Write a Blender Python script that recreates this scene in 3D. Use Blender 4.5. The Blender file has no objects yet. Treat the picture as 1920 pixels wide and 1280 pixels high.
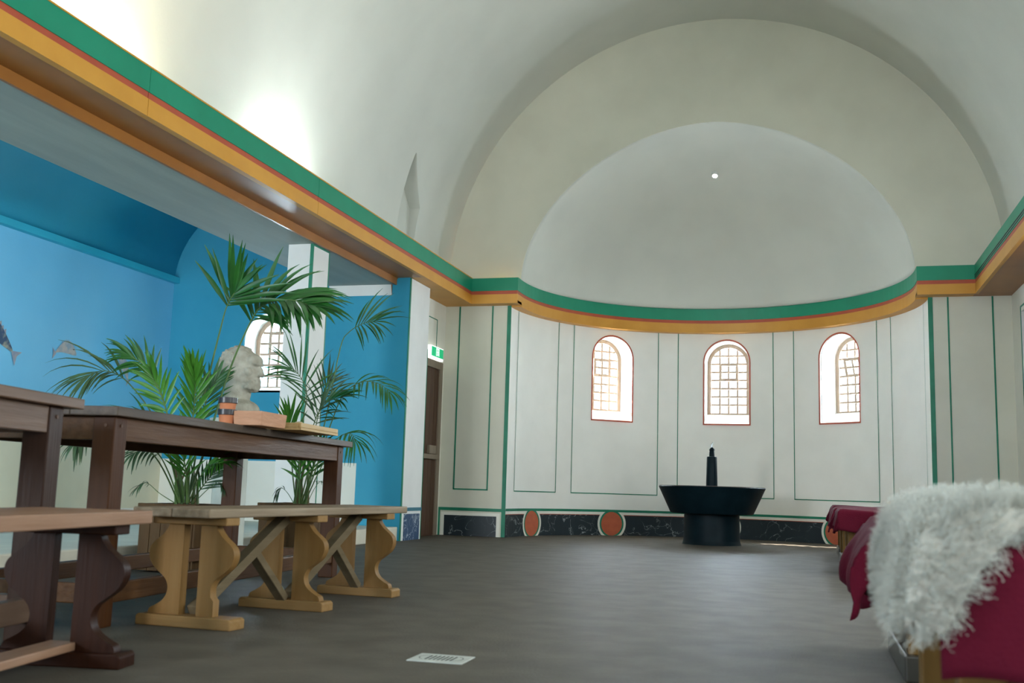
import bpy, bmesh, math, random
from mathutils import Vector, Matrix
R = math.radians
PI = math.pi
random.seed(7)
scene = bpy.context.scene
col = scene.collection

# ------------------------------------------------------------------ camera
CAM_Z = 0.55
FPX, YAW, PITCH, ROLL = 1946.86, -0.2784, 0.1417, 0.0302
Fv = Vector((math.sin(YAW) * math.cos(PITCH), math.cos(YAW) * math.cos(PITCH), math.sin(PITCH)))
R0 = Vector((math.cos(YAW), -math.sin(YAW), 0))
U0 = R0.cross(Fv)
Rv = R0 * math.cos(ROLL) + U0 * math.sin(ROLL)
Uv = U0 * math.cos(ROLL) - R0 * math.sin(ROLL)
cam_data = bpy.data.cameras.new('camera')
cam_data.sensor_width = 36.0
cam_data.lens = FPX / 1920 * 36
cam_data.clip_start = 0.05
cam_data.dof.use_dof = True
cam_data.dof.focus_distance = 9.0
cam_data.dof.aperture_fstop = 4.5
cam = bpy.data.objects.new('camera', cam_data)
m = Matrix((Rv, Uv, -Fv)).transposed().to_4x4()
m.translation = (0, 0, CAM_Z)
cam.matrix_world = m
col.objects.link(cam)
scene.camera = cam

# ------------------------------------------------------------------ world, sun, daylight, exposure
world = bpy.data.worlds.new('sky')
scene.world = world
world.use_nodes = True
bg = world.node_tree.nodes['Background']
bg.inputs[0].default_value = (0.78, 0.88, 1.0, 1)
bg.inputs[1].default_value = 2.0
scene.view_settings.view_transform = 'Standard'
scene.view_settings.look = 'None'
scene.view_settings.gamma = 1.0
scene.view_settings.use_curve_mapping = False
scene.view_settings.exposure = 0.12


def aim(o, d):
    o.rotation_euler = Vector(d).to_track_quat('-Z', 'Y').to_euler()


def area(name, loc, d, sx, sy, power, colour):
    l = bpy.data.lights.new(name, 'AREA')
    l.shape = 'RECTANGLE'
    l.size, l.size_y = sx, sy
    l.energy = power
    l.color = colour
    o = bpy.data.objects.new(name, l)
    o.location = loc
    aim(o, d)
    col.objects.link(o)
    return o


SUN = Vector((2.4, -0.80, -1.88))
sl = bpy.data.lights.new('sun', 'SUN')
sl.energy = 150.0
sl.angle = R(0.53)
sl.color = (1.0, 0.95, 0.86)
so = bpy.data.objects.new('sun', sl)
so.location = (-8, 20, 12)
aim(so, SUN)
col.objects.link(so)

# the hall (metres; camera stands at x=0 y=0)
AX = -1.0563                       # axis of the hall and the apse
CL, CR = -4.2043, 2.0917           # side walls
XL, XR = -3.827, 1.714             # cornice faces
YF, YW = 11.576, 11.76             # far cornice face, far wall
RW, RC = 2.3253, 2.20              # apse wall, apse cornice face
ZB, ZT = 2.726, 3.032              # cornice bottom, top
YB = -4.0                          # end wall behind the camera
FX = -6.85                         # wall with the painted fish
YE = 10.03                         # end wall of the side room
DAY = (0.72, 0.88, 1.0)
WIN_A = [-38.0, 0.9, 39.2]         # apse windows, degrees
for a in WIN_A:
    d = Vector((math.sin(R(a)), math.cos(R(a)), 0))
    c = Vector((AX, YW, 2.1)) + d * (RW + 0.48)
    area('daylight_apse_window', c, -d, 0.85, 1.4, 390, DAY)
area('daylight_side_window', (-5.62, YE + 0.75, 2.0), (0, -1, 0), 0.85, 1.2, 220, DAY)
area('added_rear_fill', (AX, YB - 0.05, 2.0), (0, 1, 0), 4.6, 2.6, 16, (0.88, 0.97, 1.0))  # soft fill added behind the camera, through an unseen rear opening
for y in (-1.6, 1.6, 4.8, 8.0):
    area('daylight_right_window', (CR + 0.35, y, 1.75), (-1, 0, 0), 1.5, 1.4, 74, (0.86, 0.96, 1.0))
area('added_pool_fill', (FX + 1.0, YB - 0.05, 1.9), (0, 1, 0), 1.5, 1.5, 420, (0.9, 0.95, 1.0))  # added lamp in an unseen opening, brightens the blue side room


# ------------------------------------------------------------------ helpers
def lin(c):
    return tuple(((v / 255) / 12.92 if v / 255 <= 0.04045 else ((v / 255 + 0.055) / 1.055) ** 2.4) for v in c)


def at(x, y, Y):
    """photo pixel -> point on the plane at distance Y"""
    d = Fv * FPX + Rv * (x - 960) - Uv * (y - 640)
    t = Y / d.y
    return Vector((0, 0, CAM_Z)) + d * t


def mat(name, c1, c2=None, scale=8.0, stretch=(1, 1, 1), rough=0.6, bump=0.0, bscale=40.0, detail=4.0,
        spec=0.5, metallic=0.0, lo=0.35, hi=0.65, emit=0.0, coords='Object'):
    mt = bpy.data.materials.new(name)
    mt.use_nodes = True
    nt = mt.node_tree
    b = nt.nodes['Principled BSDF']
    b.inputs['Roughness'].default_value = rough
    b.inputs['Specular IOR Level'].default_value = spec
    b.inputs['Metallic'].default_value = metallic
    c1 = tuple(c1) + (1,)
    c2 = tuple(c2) + (1,) if c2 else c1
    tc = nt.nodes.new('ShaderNodeTexCoord')
    mp = nt.nodes.new('ShaderNodeMapping')
    mp.inputs['Scale'].default_value = stretch
    nt.links.new(tc.outputs[coords], mp.inputs[0])
    n = nt.nodes.new('ShaderNodeTexNoise')
    n.inputs['Scale'].default_value = scale
    n.inputs['Detail'].default_value = detail
    nt.links.new(mp.outputs[0], n.inputs[0])
    r = nt.nodes.new('ShaderNodeValToRGB')
    r.color_ramp.elements[0].position, r.color_ramp.elements[1].position = lo, hi
    r.color_ramp.elements[0].color, r.color_ramp.elements[1].color = c1, c2
    nt.links.new(n.outputs[0], r.inputs[0])
    nt.links.new(r.outputs[0], b.inputs['Base Color'])
    if bump:
        n2 = nt.nodes.new('ShaderNodeTexNoise')
        n2.inputs['Scale'].default_value = bscale
        n2.inputs['Detail'].default_value = 6
        nt.links.new(mp.outputs[0], n2.inputs[0])
        bp = nt.nodes.new('ShaderNodeBump')
        bp.inputs['Strength'].default_value = bump
        bp.inputs['Distance'].default_value = 0.01
        nt.links.new(n2.outputs[0], bp.inputs['Height'])
        nt.links.new(bp.outputs[0], b.inputs['Normal'])
    if emit:
        b.inputs['Emission Color'].default_value = c1
        b.inputs['Emission Strength'].default_value = emit
    return mt


def marble(name, dark, vein, scale=3.0, width=0.035):
    mt = bpy.data.materials.new(name)
    mt.use_nodes = True
    nt = mt.node_tree
    b = nt.nodes['Principled BSDF']
    b.inputs['Roughness'].default_value = 0.45
    tc = nt.nodes.new('ShaderNodeTexCoord')
    n = nt.nodes.new('ShaderNodeTexNoise')
    n.inputs['Scale'].default_value = scale
    n.inputs['Detail'].default_value = 7
    n.inputs['Distortion'].default_value = 1.4
    nt.links.new(tc.outputs['Object'], n.inputs[0])
    s = nt.nodes.new('ShaderNodeMath'); s.operation = 'SUBTRACT'; s.inputs[1].default_value = 0.5
    a = nt.nodes.new('ShaderNodeMath'); a.operation = 'ABSOLUTE'
    nt.links.new(n.outputs[0], s.inputs[0]); nt.links.new(s.outputs[0], a.inputs[0])
    n2 = nt.nodes.new('ShaderNodeTexNoise'); n2.inputs['Scale'].default_value = 2.2
    nt.links.new(tc.outputs['Object'], n2.inputs[0])
    mr = nt.nodes.new('ShaderNodeMapRange')
    mr.inputs[1].default_value, mr.inputs[2].default_value = 0.42, 0.62
    mr.inputs[3].default_value, mr.inputs[4].default_value = 0.0006, width
    nt.links.new(n2.outputs[0], mr.inputs[0])
    lt = nt.nodes.new('ShaderNodeMath'); lt.operation = 'DIVIDE'
    nt.links.new(a.outputs[0], lt.inputs[0]); nt.links.new(mr.outputs[0], lt.inputs[1])
    r = nt.nodes.new('ShaderNodeValToRGB')
    r.color_ramp.elements[0].color = tuple(vein) + (1,)
    r.color_ramp.elements[1].color = tuple(dark) + (1,)
    r.color_ramp.elements[0].position, r.color_ramp.elements[1].position = 0.0, 0.9
    nt.links.new(lt.outputs[0], r.inputs[0])
    nt.links.new(r.outputs[0], b.inputs['Base Color'])
    return mt


def wood(name, c1, c2, axis='Y', rough=0.5, scale=6.0, bump=0.15):
    st = {'X': (0.35, 5, 5), 'Y': (5, 0.35, 5), 'Z': (5, 5, 0.35)}[axis]
    return mat(name, c1, c2, scale=scale, stretch=st, rough=rough, spec=0.12, bump=bump, bscale=14, lo=0.3, hi=0.7)


MT = {}
MT['cream'] = mat('cream_plaster', (0.84, 0.82, 0.72), (0.80, 0.78, 0.68), 3.0, rough=0.75, bump=0.08, bscale=60)
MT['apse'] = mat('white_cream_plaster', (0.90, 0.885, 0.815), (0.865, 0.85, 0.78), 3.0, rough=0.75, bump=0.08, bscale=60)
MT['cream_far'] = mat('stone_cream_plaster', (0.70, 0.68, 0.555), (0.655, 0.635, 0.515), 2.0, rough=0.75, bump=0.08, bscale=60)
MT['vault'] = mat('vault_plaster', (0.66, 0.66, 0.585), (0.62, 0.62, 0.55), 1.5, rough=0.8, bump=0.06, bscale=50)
MT['white'] = mat('white_plaster', (0.82, 0.81, 0.77), (0.77, 0.76, 0.72), 3.0, rough=0.7, bump=0.1, bscale=50)
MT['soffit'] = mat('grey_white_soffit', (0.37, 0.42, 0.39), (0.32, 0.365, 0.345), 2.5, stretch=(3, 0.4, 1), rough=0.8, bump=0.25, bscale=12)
MT['lit_blue'] = mat('lit_blue_wall', (0.14, 0.50, 0.76), (0.18, 0.55, 0.80), 1.0, rough=0.6, bump=0.1, bscale=40)  # wall blue lightened: the light on the fish wall is in the colour
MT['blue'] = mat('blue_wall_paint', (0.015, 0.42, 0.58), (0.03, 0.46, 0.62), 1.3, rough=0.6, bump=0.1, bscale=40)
MT['shaded_blue'] = mat('shaded_blue_wall', (0.02, 0.30, 0.46), (0.035, 0.34, 0.50), 1.3, rough=0.6, bump=0.1, bscale=40)  # wall blue deepened: the shade on the end wall is in the colour
MT['green'] = mat('green_paint', (0.003, 0.235, 0.125), (0.006, 0.265, 0.145), 3.0, rough=0.45)
MT['line'] = mat('dark_green_line', (0.004, 0.17, 0.09), (0.01, 0.22, 0.12), 5.0, rough=0.5)
MT['red'] = mat('red_paint', (0.48, 0.085, 0.035), (0.42, 0.07, 0.03), 4.0, rough=0.5)
MT['ochre'] = mat('ochre_paint', (0.66, 0.31, 0.04), (0.60, 0.27, 0.03), 3.0, rough=0.45)
MT['orange'] = mat('orange_brown_paint', (0.36, 0.135, 0.02), (0.31, 0.115, 0.017), 3.0, rough=0.4)
MT['black'] = mat('black_line', (0.01, 0.02, 0.02), rough=0.5)
MT['disc'] = mat('terracotta_red_paint', (0.52, 0.12, 0.05), (0.46, 0.10, 0.045), 14, rough=0.55)
MT['marble'] = marble('painted_dark_marble', (0.012, 0.022, 0.028), (0.40, 0.44, 0.44), 3.6, 0.011)
MT['marble_blue'] = marble('painted_blue_marble', (0.02, 0.06, 0.14), (0.6, 0.65, 0.7), 6.0, 0.02)
MT['floor'] = mat('brown_grey_screed', (0.082, 0.071, 0.055), (0.110, 0.096, 0.076), 5.0, rough=0.55, bump=0.25, bscale=90, detail=8, spec=0.07)
MT['kerb'] = mat('pale_kerb', (0.68, 0.63, 0.50), (0.60, 0.555, 0.44), 3.0, rough=0.7, bump=0.1)
MT['pane'] = bpy.data.materials.new('window_glass'); MT['pane'].use_nodes = True
nt = MT['pane'].node_tree
nt.nodes.remove(nt.nodes['Principled BSDF'])
mx = nt.nodes.new('ShaderNodeMixShader'); mx.inputs[0].default_value = 0.06
tr = nt.nodes.new('ShaderNodeBsdfTransparent'); gl = nt.nodes.new('ShaderNodeBsdfGlossy')
gl.inputs['Roughness'].default_value = 0.05
nt.links.new(tr.outputs[0], mx.inputs[1]); nt.links.new(gl.outputs[0], mx.inputs[2])
nt.links.new(mx.outputs[0], nt.nodes['Material Output'].inputs[0])
MT['frame'] = wood('grey_brown_window_wood', (0.30, 0.22, 0.16), (0.38, 0.29, 0.22), 'Z')
MT['door'] = wood('dark_door_wood', (0.075, 0.04, 0.025), (0.12, 0.065, 0.04), 'Z')
MT['jamb'] = wood('grey_brown_jamb', (0.22, 0.17, 0.12), (0.28, 0.22, 0.16), 'Z')
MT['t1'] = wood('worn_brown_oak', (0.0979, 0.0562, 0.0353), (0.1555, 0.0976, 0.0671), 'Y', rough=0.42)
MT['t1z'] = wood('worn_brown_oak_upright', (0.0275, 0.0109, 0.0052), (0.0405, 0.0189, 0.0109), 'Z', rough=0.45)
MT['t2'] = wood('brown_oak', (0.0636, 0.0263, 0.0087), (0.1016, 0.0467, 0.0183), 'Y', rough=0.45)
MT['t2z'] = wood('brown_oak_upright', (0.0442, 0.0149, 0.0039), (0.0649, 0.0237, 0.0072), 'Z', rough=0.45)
MT['t2top'] = wood('dark_weathered_tabletop', (0.06, 0.0438, 0.0342), (0.102, 0.0759, 0.0569), 'Y', rough=0.45)
MT['pine'] = wood('yellow_pine', (0.1886, 0.0979, 0.028), (0.22, 0.1208, 0.0403), 'Z', rough=0.5)
MT['pine_y'] = wood('yellow_pine_foot', (0.2252, 0.1237, 0.0406), (0.2644, 0.1527, 0.0593), 'X', rough=0.5)
MT['grey_wood'] = wood('weathered_grey_plank', (0.168, 0.1203, 0.0743), (0.288, 0.2227, 0.1509), 'Y', rough=0.55)
MT['brace'] = wood('grey_brown_brace', (0.1125, 0.082, 0.0439), (0.1575, 0.1178, 0.0677), 'Y', rough=0.55)
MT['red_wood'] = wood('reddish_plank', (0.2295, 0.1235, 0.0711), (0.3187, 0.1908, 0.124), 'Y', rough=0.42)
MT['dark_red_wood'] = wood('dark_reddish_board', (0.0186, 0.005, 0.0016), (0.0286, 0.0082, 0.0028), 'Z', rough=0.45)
MT['planter'] = wood('dark_planter_wood', (0.0672, 0.0357, 0.0145), (0.1008, 0.0571, 0.0247), 'Z', rough=0.6)
MT['soil'] = mat('soil', (0.03, 0.02, 0.012), (0.06, 0.04, 0.025), 30, rough=0.95, bump=0.6, bscale=50)
MT['leaf'] = mat('palm_leaf', (0.008, 0.07, 0.012), (0.02, 0.12, 0.016), 6, rough=0.42)
MT['leaf2'] = mat('bright_palm_leaf', (0.03, 0.15, 0.012), (0.06, 0.21, 0.02), 6, rough=0.42)
MT['leaf3'] = mat('dull_palm_leaf', (0.03, 0.075, 0.03), (0.06, 0.11, 0.04), 6, rough=0.5)
MT['stem'] = mat('palm_stem', (0.07, 0.14, 0.03), (0.11, 0.18, 0.05), 8, rough=0.5)
MT['husk'] = mat('dry_husk', (0.12, 0.075, 0.035), (0.2, 0.14, 0.07), 12, rough=0.8)
MT['stone'] = mat('mottled_stone', (0.30, 0.275, 0.21), (0.44, 0.41, 0.33), 16, rough=0.85, bump=0.5, bscale=45, detail=7)
MT['column'] = mat('pale_column', (0.50, 0.52, 0.45), (0.58, 0.60, 0.53), 6, rough=0.5, bump=0.05)
MT['terracotta'] = mat('terracotta', (0.42, 0.13, 0.05), (0.52, 0.18, 0.075), 10, rough=0.75)
MT['brick'] = mat('pale_terracotta', (0.42, 0.21, 0.115), (0.50, 0.26, 0.15), 12, stretch=(1, 1, 6), rough=0.75, bump=0.2)
MT['glaze'] = mat('dark_glaze', (0.012, 0.01, 0.012), (0.03, 0.02, 0.018), 10, rough=0.3)
MT['tray'] = wood('pale_tray_wood', (0.42, 0.27, 0.11), (0.52, 0.35, 0.16), 'Y')
MT['pebble'] = mat('pale_pebble', (0.5, 0.4, 0.26), (0.42, 0.32, 0.2), 20, rough=0.7)
MT['basin'] = mat('dark_blue_green_basin', (0.002, 0.009, 0.013), (0.004, 0.014, 0.019), 6, rough=0.45, bump=0.08, spec=0.12)
MT['rim'] = mat('worn_rim', (0.16, 0.085, 0.05), (0.06, 0.06, 0.065), 22, rough=0.4)
MT['steel'] = mat('steel_nozzle', (0.6, 0.65, 0.7), rough=0.25, metallic=1.0)
MT['water'] = mat('water', (0.02, 0.05, 0.06), rough=0.05)
MT['couch'] = wood('ochre_brown_couch_wood', (0.1155, 0.062, 0.0153), (0.1575, 0.0871, 0.0244), 'Z', rough=0.5)
MT['couch_x'] = wood('ochre_brown_couch_rail', (0.1102, 0.0596, 0.0153), (0.1522, 0.0846, 0.0244), 'X', rough=0.5)
MT['foot'] = mat('dark_foot', (0.028, 0.026, 0.02), (0.05, 0.045, 0.035), 8, rough=0.3)
MT['mattress'] = mat('grey_pad', (0.3, 0.28, 0.25), rough=0.9)
MT['cloth'] = mat('maroon_cloth', (0.062, 0.002, 0.010), (0.085, 0.004, 0.014), 5, rough=0.85, bump=0.25, bscale=150)
MT['cloth'].node_tree.nodes['Principled BSDF'].inputs['Sheen Weight'].default_value = 0.06
MT['cloth'].node_tree.nodes['Principled BSDF'].inputs['Specular IOR Level'].default_value = 0.1
MT['cloth'].node_tree.nodes['Principled BSDF'].inputs['Sheen Tint'].default_value = (0.9, 0.4, 0.5, 1)
MT['wool'] = mat('white_wool', (0.50, 0.50, 0.44), (0.41, 0.41, 0.36), 9, rough=0.9)
MT['skin'] = mat('fleece_hide', (0.55, 0.52, 0.45), (0.42, 0.4, 0.34), 15, rough=0.95)
MT['tan_wool'] = mat('tan_wool', (0.50, 0.40, 0.25), (0.62, 0.54, 0.38), 9, rough=0.9)
MT['plate'] = mat('pale_metal_plate', (0.50, 0.52, 0.47), (0.42, 0.44, 0.40), 20, rough=0.45)
MT['slot'] = mat('dark_slot', (0.05, 0.05, 0.045), rough=0.9)
MT['sign_white'] = mat('sign_housing', (0.9, 0.95, 0.92), rough=0.4, emit=1.2)
MT['sign_green'] = mat('sign_green', (0.0, 0.36, 0.14), rough=0.4, emit=0.9)
MT['sign_pict'] = mat('sign_pictogram', (0.85, 1.0, 0.9), rough=0.4, emit=1.0)
MT['bulb'] = mat('lit_bulb', (1.0, 0.9, 0.75), rough=0.4, emit=40)
MT['lampmetal'] = mat('white_metal', (0.7, 0.7, 0.68), rough=0.4)
MT['fish'] = mat('painted_fish_grey', (0.20, 0.24, 0.30), (0.46, 0.40, 0.36), 16, rough=0.7, lo=0.4, hi=0.6)
MT['fish2'] = mat('painted_fish_pale', (0.30, 0.36, 0.42), (0.52, 0.46, 0.42), 14, rough=0.7, lo=0.4, hi=0.6)
MT['fish_dark'] = mat('painted_fish_slate', (0.03, 0.07, 0.14), (0.35, 0.34, 0.26), 10, rough=0.7, lo=0.45, hi=0.6)
MT['fin'] = mat('painted_fin', (0.42, 0.36, 0.36), (0.25, 0.3, 0.4), 20, rough=0.7)


def tag(o, label=None, cat=None, group=None, kind=None):
    if label: o['label'] = label
    if cat: o['category'] = cat
    if group: o['group'] = group
    if kind: o['kind'] = kind
    return o


def empty(name, loc=(0, 0, 0), rz=0.0, parent=None):
    o = bpy.data.objects.new(name, None)
    o.empty_display_size = 0.1
    o.location = loc
    o.rotation_euler = (0, 0, rz)
    col.objects.link(o)
    if parent: o.parent = parent
    return o


class MB:
    """collects vertices and faces, then links them as ONE mesh object"""
    def __init__(s):
        s.v, s.f = [], []

    def add(s, vs, fs):
        o = len(s.v)
        s.v += [tuple(q) for q in vs]
        s.f += [tuple(i + o for i in f) for f in fs]
        return s

    def box(s, x0, x1, y0, y1, z0, z1):
        return s.add([(x0, y0, z0), (x1, y0, z0), (x1, y1, z0), (x0, y1, z0), (x0, y0, z1), (x1, y0, z1), (x1, y1, z1), (x0, y1, z1)],
                     [(0, 3, 2, 1), (4, 5, 6, 7), (0, 1, 5, 4), (1, 2, 6, 5), (2, 3, 7, 6), (3, 0, 4, 7)])

    def prism(s, poly, fn, w0, w1):
        """poly in 2D, fn(u, v, w) -> xyz; extruded from w0 to w1"""
        n = len(poly)
        vs = [fn(u, v, w0) for u, v in poly] + [fn(u, v, w1) for u, v in poly]
        fs = [tuple(range(n))[::-1], tuple(range(n, 2 * n))]
        fs += [(i, (i + 1) % n, (i + 1) % n + n, i + n) for i in range(n)]
        return s.add(vs, fs)

    def bar(s, a, b, w, h, up=(0, 0, 1)):
        a, b = Vector(a), Vector(b)
        t = (b - a).normalized()
        side = t.cross(Vector(up)).normalized()
        u = side.cross(t)
        vs = []
        for q in (a, b):
            for i, j in ((-1, -1), (1, -1), (1, 1), (-1, 1)):
                vs.append(q + side * (w / 2 * i) + u * (h / 2 * j))
        return s.add(vs, [(3, 2, 1, 0), (4, 5, 6, 7), (0, 1, 5, 4), (1, 2, 6, 5), (2, 3, 7, 6), (3, 0, 4, 7)])

    def lathe(s, prof, c=(0, 0, 0), n=32, a0=0.0, a1=2 * PI, cap=False):
        full = abs(a1 - a0 - 2 * PI) < 1e-6
        k = n if full else n + 1
        vs, fs = [], []
        for r, z in prof:
            for i in range(k):
                a = a0 + (a1 - a0) * i / n
                vs.append((c[0] + r * math.sin(a), c[1] + r * math.cos(a), c[2] + z))
        for j in range(len(prof) - 1):
            for i in range(n):
                i2 = (i + 1) % k if full else i + 1
                fs.append((j * k + i, j * k + i2, (j + 1) * k + i2, (j + 1) * k + i))
        if cap:
            fs.append(tuple(range(k)))
            fs.append(tuple(range((len(prof) - 1) * k, len(prof) * k))[::-1])
        return s.add(vs, fs)

    def tube(s, pts, rad, n=6):
        pts = [Vector(q) for q in pts]
        rad = rad if isinstance(rad, (list, tuple)) else [rad] * len(pts)
        vs, fs = [], []
        ref = Vector((0.3, 0.9, 0.2))
        for i, q in enumerate(pts):
            t = (pts[min(i + 1, len(pts) - 1)] - pts[max(i - 1, 0)]).normalized()
            a = t.cross(ref).normalized(); b = t.cross(a)
            for k in range(n):
                w = 2 * PI * k / n
                vs.append(q + (a * math.cos(w) + b * math.sin(w)) * rad[i])
        for i in range(len(pts) - 1):
            for k in range(n):
                k2 = (k + 1) % n
                fs.append((i * n + k, i * n + k2, (i + 1) * n + k2, (i + 1) * n + k))
        fs.append(tuple(range(n))[::-1]); fs.append(tuple(range((len(pts) - 1) * n, len(pts) * n)))
        return s.add(vs, fs)

    def grid(s, fn, nu, nv):
        vs = [fn(i / nu, j / nv) for j in range(nv + 1) for i in range(nu + 1)]
        k = nu + 1
        return s.add(vs, [(j * k + i, j * k + i + 1, (j + 1) * k + i + 1, (j + 1) * k + i) for j in range(nv) for i in range(nu)])

    def build(s, name, material, parent=None, smooth=False, bevel=0.0, kind=None, fix=True, angle=40):
        me = bpy.data.meshes.new(name)
        me.from_pydata(s.v, [], s.f)
        if fix:
            bm = bmesh.new(); bm.from_mesh(me)
            bmesh.ops.recalc_face_normals(bm, faces=bm.faces)
            bm.to_mesh(me); bm.free()
        me.materials.append(material)
        if smooth:
            me.polygons.foreach_set('use_smooth', [True] * len(me.polygons))
            if angle < 180:
                me.set_sharp_from_angle(angle=R(angle))
        o = bpy.data.objects.new(name, me)
        col.objects.link(o)
        if parent: o.parent = parent
        if bevel:
            b = o.modifiers.new('bevel', 'BEVEL'); b.width = bevel; b.segments = 2; b.limit_method = 'ANGLE'; b.angle_limit = R(35)
        if kind: o['kind'] = kind
        return o


def bx(name, m, x0, x1, y0, y1, z0, z1, parent=None, bevel=0.0, kind=None):
    return MB().box(x0, x1, y0, y1, z0, z1).build(name, m, parent, bevel=bevel, kind=kind)


def bake(o):
    dg = bpy.context.evaluated_depsgraph_get()
    dg.update()
    me = bpy.data.meshes.new_from_object(o.evaluated_get(dg))
    o.modifiers.clear()
    o.data = me


def cut(o, mb):
    c = mb.build('cutter', MT['cream'])
    b = o.modifiers.new('cut', 'BOOLEAN'); b.operation = 'DIFFERENCE'; b.solver = 'EXACT'; b.object = c
    bake(o)
    bpy.data.objects.remove(c)


def copy_tree(o, parent=None):
    c = o.copy(); col.objects.link(c)
    if parent: c.parent = parent
    for ch in o.children: copy_tree(ch, c)
    return c


# ================================================================== the setting
floor = bx('floor', MT['floor'], -7.4, 6.0, YB - 0.3, YW + RW + 0.9, -0.2, 0.0, kind='structure')

# --- far wall: the two strips beside the apse
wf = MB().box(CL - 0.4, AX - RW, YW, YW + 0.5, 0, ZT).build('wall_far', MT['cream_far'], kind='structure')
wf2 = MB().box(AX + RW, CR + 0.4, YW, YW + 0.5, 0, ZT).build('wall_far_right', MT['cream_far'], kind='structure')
GP = 0.006


def wall_line(parent, x0, x1, z0, z1, y=YW):
    return MB().box(x0, x1, y - GP, y + 0.002, z0, z1).build('painted_line', MT['line'], parent)


for par, xs in ((wf, (-4.025, -3.61)), (wf2, (1.466, 1.905))):
    for x in xs: wall_line(par, x - 0.008, x + 0.008, 0.54, ZB)
    wall_line(par, xs[0] - 0.008, xs[1] + 0.008, 0.532, 0.548)
wall_line(wf, AX - RW - 0.045, AX - RW + 0.002, 0, ZB)
wall_line(wf2, AX + RW - 0.002, AX + RW + 0.045, 0, ZB)
for par, x0, x1 in ((wf, CL, AX - RW - 0.045), (wf2, AX + RW + 0.045, CR)):
    bx('painted_marble_panel', MT['marble'], x0 + 0.075, x1 - 0.06, YW - 0.006, YW, 0.0, 0.235, par)
    bx('dado_line', MT['line'], x0, x1, YW - 0.007, YW, 0.29, 0.325, par)
    bx('dado_frame', MT['cream'], x0 + 0.035, x1 - 0.02, YW - 0.004, YW, 0.0, 0.27, par)
    bx('dado_line', MT['line'], x0, x0 + 0.022, YW - 0.007, YW, 0.0, 0.29, par)

# --- apse wall with its three windows
apse = MB()
n = 96
for r_in, r_out in ((RW, RW + 0.36),):
    prof = [(r_in, -0.05), (r_in, ZT + 0.05), (r_out, ZT + 0.05), (r_out, -0.05), (r_in, -0.05)]
    vs, fs = [], []
    for i in range(n + 1):
        a = (-PI / 2 + 0.004) + (PI - 0.008) * i / n
        for r_, z in prof[:-1]:
            vs.append((AX + r_ * math.sin(a), YW + r_ * math.cos(a), z))
    for i in range(n):
        for k in range(4):
            fs.append((i * 4 + k, i * 4 + (k + 1) % 4, (i + 1) * 4 + (k + 1) % 4, (i + 1) * 4 + k))
    fs.append((0, 1, 2, 3)); fs.append((n * 4 + 3, n * 4 + 2, n * 4 + 1, n * 4))
    apse.add(vs, fs)
wall_apse = apse.build('wall_apse', MT['apse'], smooth=True, kind='structure')


def arch_poly(half, zb, zt, n=16):
    """arched outline, u across, v up"""
    zs = zt - half
    p = [(-half, zb), (half, zb)]
    p += [(half * math.cos(PI * i / n), zs + half * math.sin(PI * i / n)) for i in range(n + 1)]
    return p


WZB, WZT, WH = 1.50, 2.62, 0.295
for a in WIN_A:
    d = Vector((math.sin(R(a)), math.cos(R(a)), 0)); t = Vector((math.cos(R(a)), -math.sin(R(a)), 0))
    fn = lambda u, v, w: Vector((AX, YW, 0)) + t * u + d * w + Vector((0, 0, v))
    cut(wall_apse, MB().prism(arch_poly(WH, WZB, WZT), fn, RW - 0.3, RW + 0.9))


def cyl(a, z, eps):
    """point on the inner apse wall at angle a (rad) and height z"""
    r = RW - eps
    return (AX + r * math.sin(a), YW + r * math.cos(a), z)


def cyl_strip(mb, a0, a1, z0, z1, eps=0.005):
    k = max(1, int(abs(a1 - a0) / R(2)))
    mb.grid(lambda u, v: cyl(a0 + (a1 - a0) * u, z0 + (z1 - z0) * v, eps), k, 1)


LW = 0.012
for a0, a1 in ((-83.3, -59.8), (-53.3, -21.6), (-15.2, 16.2), (22.8, 54.3), (60.6, 83.3)):
    mb = MB()
    da = R(0.26)
    cyl_strip(mb, R(a0), R(a0) + da, 0.53, ZB)
    cyl_strip(mb, R(a1) - da, R(a1), 0.53, ZB)
    cyl_strip(mb, R(a0), R(a1), 0.53, 0.53 + LW)
    mb.build('panel_outline', MT['line'], wall_apse, fix=False)
mb = MB(); cyl_strip(mb, -PI / 2, PI / 2, 0.30, 0.33, 0.006); mb.build('dado_line', MT['line'], wall_apse, fix=False)
mb = MB(); cyl_strip(mb, -PI / 2, PI / 2, 0.265, 0.29, 0.005); mb.build('dado_stripe', MT['cream'], wall_apse, fix=False)
mb = MB(); cyl_strip(mb, -PI / 2, PI / 2, 0.258, 0.265, 0.005); mb.build('dado_red_line', MT['red'], wall_apse, fix=False)
DISC = [-71.6, -37.4, 0.4, 37.0, 71.6]
ed = [-90] + DISC + [90]
for i in range(len(ed) - 1):
    mb = MB(); cyl_strip(mb, R(ed[i]), R(ed[i + 1]), 0.0, 0.258, 0.003)
    mb.build('painted_marble_panel', MT['marble'], wall_apse, fix=False)


def cyl_ring(a, r0, r1, eps, zc=0.15, zlo=0.0, zhi=0.40):
    mb = MB()
    def fn(u, v):
        w = 2 * PI * u
        r = r0 + (r1 - r0) * v
        return cyl(R(a) + r * math.cos(w) / RW, min(zhi, max(zlo, zc + r * math.sin(w))), eps)
    mb.grid(fn, 40, 3 if r0 == 0 else 1)
    return mb


for a in DISC:
    o = cyl_ring(a, 0.0, 0.152, 0.010).build('painted_disc', MT['disc'], wall_apse, fix=False)
    cyl_ring(a, 0.152, 0.176, 0.0095, zhi=0.315).build('disc_ring', MT['line'], o, fix=False)
    cyl_ring(a, 0.174, 0.207, 0.009, zhi=0.27).build('disc_outer_ring', MT['cream'], o, fix=False)


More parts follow.
